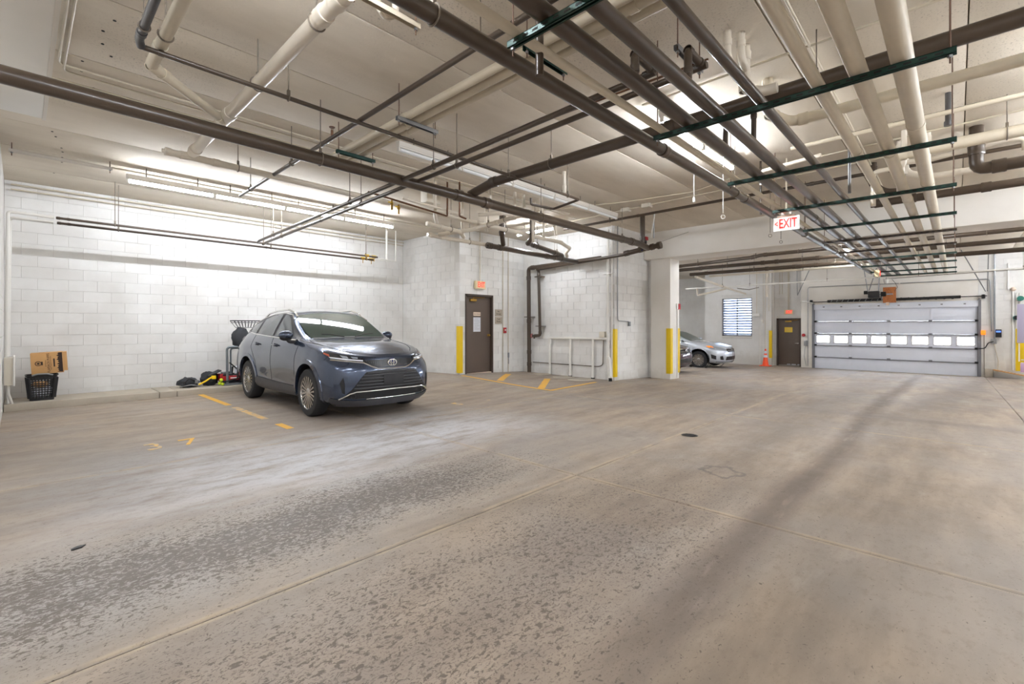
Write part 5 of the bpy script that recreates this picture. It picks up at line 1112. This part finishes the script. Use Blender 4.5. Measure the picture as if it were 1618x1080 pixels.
def car_surface(cage, S1=16, S2=9):
    rows = np.array([catmull(r, S1) for r in cage]); g = np.array([catmull(rows[:, i], S2) for i in range(rows.shape[1])])
    g[..., 1] = np.maximum(g[..., 1], 0); return g    # [i station][j level][xyz]
def car_shape(zf=lambda z: z, xf=lambda x: x, yf=1.0): return [[(xf(x), y*yf, zf(z)) for x, y, z in r] for r in CAGE]
def build_car(name, label, paint, loc, rz, cage, details, WB=2.69, R=.365, AR=.435, sp=1):
    car = thing(name, label, 'car', loc, rz); g = car_surface(cage); ni, nj = g.shape[:2]
    V = []; idx = {}
    for s in (1, -1):
        for i in range(ni):
            for j in range(nj): idx[(s, i, j)] = len(V); V.append([g[i, j, 0], g[i, j, 1]*s, g[i, j, 2]])
    Fc = []
    for s in (1, -1):
        for i in range(ni-1):
            for j in range(nj-1):
                q = [idx[(s, i, j)], idx[(s, i+1, j)], idx[(s, i+1, j+1)], idx[(s, i, j+1)]]; Fc.append(q if s < 0 else q[::-1])
    full = BVHTree.FromPolygons([tuple(v) for v in V], Fc)
    # wheel openings
    V = np.array(V); cz = R+.02
    for cx in (0, -WB):
        d = np.hypot(V[:, 0]-cx, V[:, 2]-cz); side = np.abs(V[:, 1]) > .5; ins = (d < AR) & side
        keep = []
        for f in Fc:
            if all(ins[k] for k in f): continue
            keep.append(f)
        used = set(k for f in keep for k in f if ins[k])
        for k in used:
            dd = max(d[k], 1e-4); V[k, 0] = cx+(V[k, 0]-cx)/dd*AR; V[k, 2] = cz+(V[k, 2]-cz)/dd*AR
        Fc = keep
    bm = bmesh.new(); bv = [bm.verts.new(v) for v in V]
    for f in Fc:
        try: bm.faces.new([bv[k] for k in f])
        except ValueError: pass
    bmesh.ops.remove_doubles(bm, verts=bm.verts, dist=.0015)
    bmesh.ops.dissolve_degenerate(bm, dist=.0005, edges=bm.edges)
    for v in [v for v in bm.verts if not v.link_faces]: bm.verts.remove(v)
    for f in bm.faces: f.smooth = True
    bmesh.ops.recalc_face_normals(bm, faces=bm.faces)
    me = bpy.data.meshes.new('body'); bm.to_mesh(me); bm.free(); me.materials.append(M[paint])
    body = bpy.data.objects.new('body', me); C.objects.link(body); body.parent = car; ORG[body.name] = (0, 0, 0); ORG[car.name] = (0, 0, 0)
    # dark underside / wells
    b = MB().box(-3.55, .72, -.70, .70, .25, .62)
    for cx in (0, -WB):
        for s in (-1, 1): 
            vs = []; n = 24
            for i in range(n+1):
                a = math.radians(-8+196*i/n)
                for yy in (.90, .58): vs.append((cx+(AR-.003)*math.cos(a), s*yy, cz+(AR-.003)*math.sin(a)))
            b.add(vs, [(2*i, 2*i+1, 2*i+3, 2*i+2) for i in range(n)], True)
    part('underbody', b, M['black'], car, True)
    def cast(o, d):
        h = full.ray_cast(Vector(o), Vector(d)); return h[0], h[1]
    def patch(nm, poly, view, m, off=.004, step=.03, parent=None, label=None, fit=False):
        """poly in the view plane, laid over the body surface. view: 'side+','side-' (x,z); 'front' (y,z); 'top' (x,y); 'diag+','diag-' (45 deg front corner, (u,z))"""
        def ray(p):
            if view[:4] == 'side': s = 1 if view[4] == '+' else -1; return (p[0], 2*s, p[1]), (0, -s, 0)
            if view == 'front': return (3, p[0], p[1]), (-1, 0, 0)
            if view == 'rear': return (-6, p[0], p[1]), (1, 0, 0)
            if view == 'top': return (p[0], p[1], 3), (0, 0, -1)
            if view == 'slope': return (p[0]+2.0, p[1], p[2] if len(p) > 2 else 2.6), (0, 0, -1)
            s = 1 if view[4] == '+' else -1; q = Vector((math.cos(PI/4), s*math.sin(PI/4), 0)); t_ = Vector((-math.sin(PI/4)*1, s*math.cos(PI/4), 0))
            # u measured along t_ from the corner point
            c0 = Vector((.45, s*.55, 0)); return tuple(c0+t_*p[0]+q*2+Vector((0, 0, p[1]))), tuple(-q)
        P = []
        n = len(poly)
        for i in range(n):
            a, c_ = Vector(poly[i]), Vector(poly[(i+1) % n]); k = max(1, int((c_-a).length/step))
            for q in range(k): P.append(tuple(a+(c_-a)*q/k))
        nb = len(P); xs = [p[0] for p in P]; ys = [p[1] for p in P]
        x = min(xs)+step*.6
        from mathutils.geometry import intersect_point_tri_2d
        def inside(px, py):
            r = False; j = nb-1
            for i in range(nb):
                if (P[i][1] > py) != (P[j][1] > py) and px < (P[j][0]-P[i][0])*(py-P[i][1])/(P[j][1]-P[i][1])+P[i][0]: r = not r
                j = i
            return r
        grid = []
        while x < max(xs):
            y = min(ys)+step*.6
            while y < max(ys):
                if inside(x, y) and min((x-p[0])**2+(y-p[1])**2 for p in P) > (step*.4)**2: grid.append((x, y))
                y += step
            x += step
        vv, ee, ff, *_ = delaunay_2d_cdt([Vector(p) for p in P+grid], [(i, (i+1) % nb) for i in range(nb)], [], 1, 1e-5)
        out = []; good = []
        for p in vv:
            o, d = ray((p.x, p.y)); h, nn = cast(o, d)
            if h is None: out.append((0, 0, 0)); good.append(False); continue
            if nn.dot(Vector(d)) > 0: nn = -nn
            out.append(tuple(h+nn*off)); good.append(True)
        if fit:
            ax = 2 if view == 'top' else 1; a1, a2 = (0, 1) if ax == 2 else (0, 2)
            A = np.array([o_ for o_, g_ in zip(out, good) if g_]); u, q = A[:, a1]-A[:, a1].mean(), A[:, a2]-(0 if ax == 2 else A[:, a2].mean()); um, qm = A[:, a1].mean(), (0 if ax == 2 else A[:, a2].mean())
            def basis(u, q): return np.stack([np.ones_like(u), u, u*u, q*q, u*q*q] if ax == 2 else [np.ones_like(u), u, q, u*u, q*q, u*q], -1)
            co = np.linalg.lstsq(basis(u, q), A[:, ax], rcond=None)[0]; res = A[:, ax]-basis(u, q)@co
            sg = 1 if A[:, ax].mean() > 0 else -1; ex = max((res*sg).max()*.75, 0)
            new = []
            for o_, g_ in zip(out, good):
                if not g_: new.append(o_); continue
                o_ = list(o_); bb = basis(np.array([o_[a1]-um]), np.array([o_[a2]-qm])); o_[ax] = float((bb@co)[0]+sg*ex); new.append(tuple(o_))
            out = new
        mb = MB(); F2 = []
        cen = lambda f: Vector((sum(vv[i].x for i in f)/len(f), sum(vv[i].y for i in f)/len(f)))
        for f in ff:
            if all(good[i] for i in f):
                e = max((Vector(out[f[i]])-Vector(out[f[i-1]])).length for i in range(len(f)))
                c_ = cen(f)
                if e < step*6 and inside(c_.x, c_.y): F2.append(tuple(f))
        mb.add(out, F2, True)
        o = part(nm, mb, M[m], parent or car, True, label=label)
        return o
    def line(nm, pts, view, m, r=.006, off=.003, parent=None, label=None, n=6, step=.04):
        P = []
        for a, c_ in zip(pts[:-1], pts[1:]):
            a, c_ = Vector(a), Vector(c_); k = max(1, int((c_-a).length/step))
            for q in range(k): P.append(a+(c_-a)*q/k)
        P.append(Vector(pts[-1])); out = []
        for p in P:
            if view[:4] == 'side': s = 1 if view[4] == '+' else -1; o, d = (p[0], 2*s, p[1]), (0, -s, 0)
            elif view == 'front': o, d = (3, p[0], p[1]), (-1, 0, 0)
            elif view == 'top': o, d = (p[0], p[1], 3), (0, 0, -1)
            h, nn = cast(o, d)
            if h is None: continue
            if nn.dot(Vector(d)) > 0: nn = -nn
            out.append(h+nn*off)
        if len(out) < 2: return None
        return part(nm, MB().tube(out, r, n, 0), M[m], parent or car, True, label=label)
    details(car, patch, line, cast, cz)
    # wheels
    for cx in (0, -WB):
        for s in (-1, 1):
            wl = part('wheel', MB().lathe([(R*.68, -.105), (R*.74, -.112), (R*.93, -.105), (R*.985, -.085), (R, -.05), (R, .05), (R*.985, .085), (R*.93, .105), (R*.74, .112), (R*.68, .105)], (cx, s*.80, R), (0, s, 0), 40, True), M['tire'], car, True, label='black tyre')
            rim = MB().lathe([(R*.70, .108), (R*.675, .100), (R*.655, .085), (R*.64, -.09)], (cx, s*.80, R), (0, s, 0), 40)
            c0 = Vector((cx, s*.80, R)); ns = 10
            for k in range(ns):
                for dl in (-.10, .10):
                    a = 2*PI*k/ns+dl; a2 = 2*PI*k/ns+dl*1.75
                    p0 = c0+Vector((math.cos(a)*R*.16, s*.088, math.sin(a)*R*.16)); p1 = c0+Vector((math.cos(a2)*R*.665, s*.096, math.sin(a2)*R*.665))
                    d = (p1-p0); L = d.length; d.normalize(); yv = Vector((0, 1, 0)); sv = d.cross(yv).normalized()
                    rim.add([p0-sv*.009*sp, p0+sv*.009*sp, p1+sv*.014*sp, p1-sv*.014*sp, p0-sv*.006-yv*s*.03, p0+sv*.006-yv*s*.03, p1+sv*.010-yv*s*.03, p1-sv*.010-yv*s*.03], [(0, 1, 2, 3), (4, 5, 6, 7), (0, 1, 5, 4), (1, 2, 6, 5), (2, 3, 7, 6), (3, 0, 4, 7)])
            rim.lathe([(0, .1), (R*.10, .1), (R*.19, .088), (R*.19, .05)], c0, (0, s, 0), 20)
            part('rim', rim, M['silver'], wl, True)
            part('rim_recess', MB().lathe([(0, .02), (R*.64, .02)], c0, (0, s, 0), 24), M['alloydark'], wl, True)
    return car
def suv_details(car, patch, line, cast, cz):
    for s in ('+', '-'):
        k = 1 if s == '+' else -1; v = 'side'+s
        # glasshouse
        front = [(-.70, 1.175), (-1.44, 1.20), (-1.40, 1.575), (-1.25, 1.55), (-1.10, 1.475)]
        rear = [(-1.54, 1.205), (-2.33, 1.235), (-2.28, 1.50), (-2.0, 1.565), (-1.5, 1.585)]
        quart = [(-2.44, 1.24), (-3.02, 1.295), (-2.78, 1.42), (-2.40, 1.475)]
        patch('greenhouse_trim', [(-.50, 1.155), (-3.10, 1.285), (-3.05, 1.32), (-2.80, 1.445), (-2.45, 1.53), (-2.05, 1.585), (-1.5, 1.603), (-1.22, 1.57), (-1.06, 1.485)], v, 'blackpl', .002)
        patch('side_window', front, v, 'glassdark', .006, fit=True); patch('side_window', rear, v, 'glassdark', .006, fit=True); patch('side_window', quart, v, 'glassdark', .006, fit=True)
        line('window_chrome', [(-.50, 1.15), (-1.5, 1.19), (-2.5, 1.235), (-3.10, 1.28), (-3.0, 1.36), (-2.80, 1.452), (-2.45, 1.537), (-2.05, 1.592), (-1.5, 1.61), (-1.22, 1.577), (-1.04, 1.49)], v, 'chrome', .009, .004)
        # panel gaps
        line('panel_gap', [(-.40, 1.10), (-.46, .9), (-.47, .6), (-.50, .46)], v, 'seam', .0035, 0); line('panel_gap', [(-1.49, 1.18), (-1.50, .45)], v, 'seam', .0035, 0)
        line('panel_gap', [(-2.42, 1.22), (-2.50, 1.0), (-2.38, .88), (-2.25, .75), (-2.20, .5)], v, 'seam', .0035, 0)
        line('panel_gap', [(.46, .88), (.5, .95), (.42, 1.0)], v, 'seam', .003, 0)
        # sill cladding
        patch('sill_cladding', [(-2.24, .27), (-.45, .27), (-.45, .43), (-1.3, .435), (-2.24, .46)], v, 'clad', .012)
        # arch cladding
        for cx in (0, -2.69):
            out = []
            b = MB(); vs = []; fs = []; n = 28
            for i in range(n+1):
                a = math.radians(-12+204*i/n)
                for rr, of in ((.418, -.03), (.425, .012), (.485, .012), (.495, -.004)):
                    px, pz = cx+rr*math.cos(a), cz+rr*math.sin(a)
                    h, nn = cast((px, 2*k, max(pz, .27)), (0, -k, 0)); y = h.y if h else k*.88
                    vs.append((px, y+k*of, max(pz, .25)))
            for i in range(n):
                for q in range(3): fs.append((i*4+q, i*4+q+1, (i+1)*4+q+1, (i+1)*4+q))
            b.add(vs, fs, True); part('arch_trim', b, M['suv'] if cx == 0 else M['suv'], car, True)
        # handles
        for hx in (-1.30, -2.20):
            patch('handle_recess', [(hx-.09, 1.035), (hx+.09, 1.025), (hx+.09, 1.075), (hx-.09, 1.085)], v, 'seam', .002)
            h, nn = cast((hx, 2*k, 1.06), (0, -k, 0)); part('door_handle', MB().tube([h+Vector((-.10, k*.01, 0)), h+Vector((-.08, k*.04, .002)), h+Vector((.08, k*.04, -.002)), h+Vector((.10, k*.01, 0))], .013, 8), M['suv'], car, True)
        # mirror
        mx = -.66 if k < 0 else -.80; mz = 1.235 if k < 0 else 1.21
        mr = part('mirror', MB().sph((mx, k*.965, mz), .12, 16, (.62, .98, .62)), M['suv'], car, True)
        part('mirror_base', MB().sph((mx, k*.965, mz-.045), .105, 12, (.6, .95, .45)), M['black'], mr, True); part('mirror_stalk', MB().tube([(mx+.08, k*.84, 1.12), (mx+.04, k*.93, 1.13), (mx+.01, k*.95, 1.18)], .03, 8), M['black'], mr, True)
        # headlamps (over the front corner)
        yy = lambda *p: [(k*a, c_) for a, c_ in p]
        patch('headlamp', yy((.40, .862), (.62, .885), (.775, .915), (.83, .975), (.80, 1.0), (.66, .955), (.42, .905)), 'front', 'lensdark', .006)
        patch('lamp_strip', yy((.44, .858), (.64, .878), (.79, .905), (.80, .925), (.64, .897), (.44, .875)), 'front', 'drl', .010)
        patch('lamp_lens', yy((.50, .895), (.56, .898), (.58, .925), (.50, .915)), 'front', 'lens', .011); patch('lamp_lens', yy((.61, .90), (.67, .905), (.69, .945), (.62, .93)), 'front', 'lens', .011)
        patch('lamp_reflector', yy((.79, .925), (.825, .965), (.815, .985), (.785, .96)), 'front', 'ambercorner', .010)
        patch('tail_lamp', [(-3.46, 1.10), (-3.30, 1.10), (-3.28, 1.16), (-3.46, 1.18)], v, 'redlens', .008)
        # corner vents
        patch('corner_vent', yy((.70, .40), (.735, .42), (.76, .56), (.72, .64), (.705, .54)), 'front', 'black', .006)
        part('roof_rail', MB().tube([(x, k*(cast((x, k*.60, 3), (0, 0, -1))[0].y and .60), cast((x, k*.60, 3), (0, 0, -1))[0].z+hh) for x, hh in ((-1.10, .0), (-1.2, .03), (-1.5, .05), (-2.0, .05), (-2.4, .045), (-2.62, .0))], .016, 8, .02), M['chrome'], car, True)
    # windscreen and hood
    patch('windscreen', [(-.40, -.66), (-.43, 0), (-.40, .66), (-.62, .68), (-.9, .65), (-1.12, .60), (-1.18, .3), (-1.19, 0), (-1.18, -.3), (-1.12, -.60), (-.9, -.65), (-.62, -.68)], 'top', 'glass', .004, fit=True)
    patch('cowl', [(-.35, -.64), (-.36, 0), (-.35, .64), (-.43, .63), (-.44, 0), (-.43, -.63)], 'top', 'black', .005)
    for k in (-1, 1):
        line('hood_gap', [(-.32, k*.72), (0, k*.73), (.3, k*.68), (.52, k*.60), (.66, k*.50)], 'top', 'seam', .004, 0)
        line('wiper', [(-.40, k*.1), (-.50, k*.3), (-.52, k*.5 if k > 0 else k*.45)], 'top', 'black', .008, .012)
    line('hood_front_gap', [(-.60, .925), (-.40, .902), (0, .895), (.40, .902), (.60, .925)], 'front', 'seam', .004, 0)
    # front fascia
    patch('upper_grille', [(-.46, .862), (-.30, .78), (-.20, .765), (.20, .765), (.30, .78), (.46, .862), (.30, .875), (0, .885), (-.30, .875)], 'front', 'grille', .005)
    for q in range(-13, 14):
        if abs(q) < 2: continue
        y = q*.03; line('grille_rib', [(y*1.0, .80 if abs(y) < .3 else .83), (y, .865)], 'front', 'clad', .0035, .006)
    line('chrome_brow', [(-.80, .885), (-.62, .862), (-.44, .84), (-.32, .775), (-.24, .748), (0, .742), (.24, .748), (.32, .775), (.44, .84), (.62, .862), (.80, .885)], 'front', 'chrome', .011, .006)
    patch('lower_grille', [(-.74, .335), (-.62, .46), (-.50, .62), (-.42, .705), (-.2, .725), (.2, .725), (.42, .705), (.50, .62), (.62, .46), (.74, .335), (0, .34)], 'front', 'grille', .006)
    for i, z in enumerate((.475, .52, .565, .61, .655)):
        hw = .60-(z-.46)*.72; line('grille_bar', [(-hw, z), (0, z+.004), (hw, z)], 'front', 'clad', .009, .010)
    line('grille_bar', [(-.40, .69), (0, .70), (.40, .69)], 'front', 'clad', .010, .010)
    patch('number_plate_holder', [(-.17, .50), (.17, .50), (.17, .66), (-.17, .66)], 'front', 'plate', .026)
    line('chrome_lip', [(-.76, .325), (-.64, .40), (-.56, .425), (0, .435), (.56, .425), (.64, .40), (.76, .325)], 'front', 'chrome', .013, .010)
    patch('bumper_slot', [(-.60, .325), (-.56, .39), (0, .40), (.56, .39), (.60, .325), (0, .32)], 'front', 'black', .010)
    patch('bumper_skirt', [(-.83, .22), (-.5, .205), (0, .205), (.5, .205), (.83, .22), (.84, .34), (.76, .32), (.6, .30), (0, .30), (-.6, .30), (-.76, .32), (-.84, .34)], 'front', 'clad', .012)
    line('skid_strip', [(-.42, .315), (.42, .315)], 'front', 'silver', .006, .014)
    for k in (-1, 1): line('fog_ring', [(k*.60+.03*math.cos(a), .365+.03*math.sin(a)) for a in [i*PI/6 for i in range(13)]], 'front', 'alloydark', .006, .012)
    # emblem: oval ring with two crossing ovals
    h, nn = cast((3, 0, .83), (-1, 0, 0)); c0 = h+Vector((.014, 0, 0))
    em = part('emblem', MB().tube([c0+Vector((0, .072*math.cos(a), .048*math.sin(a))) for a in [i*PI/12 for i in range(24)]], .008, 6, 0, True)
         .tube([c0+Vector((0, .026*math.cos(a), .044*math.sin(a))) for a in [i*PI/10 for i in range(20)]], .006, 6, 0, True)
         .tube([c0+Vector((0, .060*math.cos(a), .020+.020*math.sin(a))) for a in [i*PI/10 for i in range(20)]], .006, 6, 0, True), M['chrome'], car, True)
    part('emblem_ground', MB().lathe([(0, 0), (.068, 0), (.068, -.01)], c0-Vector((.006, 0, 0)), (1, 0, 0), 24), M['blueemb'], em, True)
build_car('car', 'grey-blue crossover car parked nose-out in front of the white wall', 'suv', (3.93, 7.19, 0), -PI/2, CAGE, suv_details)

def zlow(z): return z if z < .3 else .3+(z-.3)*.85
def sedan_details(trim_lamp):
    def f(car, patch, line, cast, cz):
        for s in ('+', '-'):
            k = 1 if s == '+' else -1; v = 'side'+s
            patch('side_window', [(-.74, 1.06), (-1.44, 1.075), (-1.40, 1.375), (-1.12, 1.295)], v, 'glassdark', .006); patch('side_window', [(-1.54, 1.08), (-2.33, 1.11), (-2.28, 1.32), (-1.5, 1.39)], v, 'glassdark', .006)
            line('window_chrome', [(-.55, 1.03), (-1.5, 1.055), (-2.6, 1.10)], v, 'chrome', .008, .004)
            line('panel_gap', [(-.42, 1.0), (-.47, .6), (-.5, .3)], v, 'seam', .0035, 0); line('panel_gap', [(-1.49, 1.05), (-1.5, .3)], v, 'seam', .0035, 0)
            mr = part('mirror', MB().sph((-.70, k*1.0, 1.10), .11, 14, (.6, 1, .62)), M['sedan' if trim_lamp else 'maroon'], car, True); part('mirror_stalk', MB().tube([(-.62, k*.84, 1.03), (-.68, k*.95, 1.07)], .025, 6), M['black'], mr, True)
            yy = lambda *p: [(k*a, c_) for a, c_ in p]
            patch('headlamp', yy((.44, .70), (.60, .705), (.76, .74), (.845, .86), (.80, .875), (.66, .82), (.46, .765)), 'front', 'lens', .006)
            patch('headlamp', [(.40, .80), (.58, .745), (.60, .79), (.42, .845), (.26, .865)], v, 'lens', .007)
            patch('turn_lens', [(.30, .85), (.40, .80), (.44, .835), (.28, .872)], v, 'amber', .010, .015); patch('turn_lens', yy((.80, .80), (.845, .84), (.845, .87), (.80, .86)), 'front', 'amber', .010, .02)
            patch('fog_vent', yy((.60, .34), (.74, .36), (.76, .48), (.66, .50)), 'front', 'grille', .008)
            patch('fog_vent', [(.50, .40), (.66, .36), (.66, .50), (.48, .56)], v, 'grille', .008)
            b = MB()
            for cx in (0, -2.75):
                b.ring((cx, k*.905, cz), (0, 1, 0), .425, .012, 36, 6)
            part('arch_trim', b, M['seam'], car, True)
        patch('windscreen', [(-.40, -.66), (-.43, 0), (-.40, .66), (-.62, .68), (-.9, .65), (-1.12, .60), (-1.18, .3), (-1.19, 0), (-1.18, -.3), (-1.12, -.60), (-.9, -.65), (-.62, -.68)], 'top', 'glass', .004, fit=True)
        patch('upper_grille', [(-.42, .70), (-.34, .63), (.34, .63), (.42, .70), (.36, .755), (-.36, .755)], 'front', 'grille', .006)
        line('chrome_brow', [(-.44, .71), (-.36, .765), (0, .78), (.36, .765), (.44, .71)], 'front', 'chrome', .012, .006); line('grille_bar', [(-.36, .69), (.36, .69)], 'front', 'chrome', .008, .008)
        patch('lower_grille', [(-.50, .33), (-.46, .47), (.46, .47), (.50, .33)], 'front', 'grille', .008)
        line('bumper_lip', [(-.80, .27), (0, .26), (.80, .27)], 'front', 'clad', .012, .004)
        h, nn = cast((3, 0, .72), (-1, 0, 0)); c0 = h+Vector((.012, 0, 0))
        part('emblem', MB().tube([c0+Vector((0, .065*math.cos(a), .045*math.sin(a))) for a in [i*PI/12 for i in range(24)]], .008, 6, 0, True).tube([c0+Vector((0, .05*math.cos(a), .018+.018*math.sin(a))) for a in [i*PI/10 for i in range(20)]], .006, 6, 0, True), M['chrome'], car, True)
    return f
SD = car_shape(zlow)
build_car('car', 'silver sedan with an amber lamp parked behind the free column', 'sedan', (19.25, 7.35, H(19.2, 7.3)), -PI/2, SD, sedan_details(True), WB=2.75, R=.33, AR=.41, sp=1.7)
build_car('car', 'dark maroon car nose just showing between the free column and the silver sedan', 'maroon', (14.75, 7.22, H(14.8, 7.4)), -PI/2, car_shape(lambda z: z if z < .3 else .3+(z-.3)*.8), sedan_details(False), WB=2.69, R=.32, AR=.39)
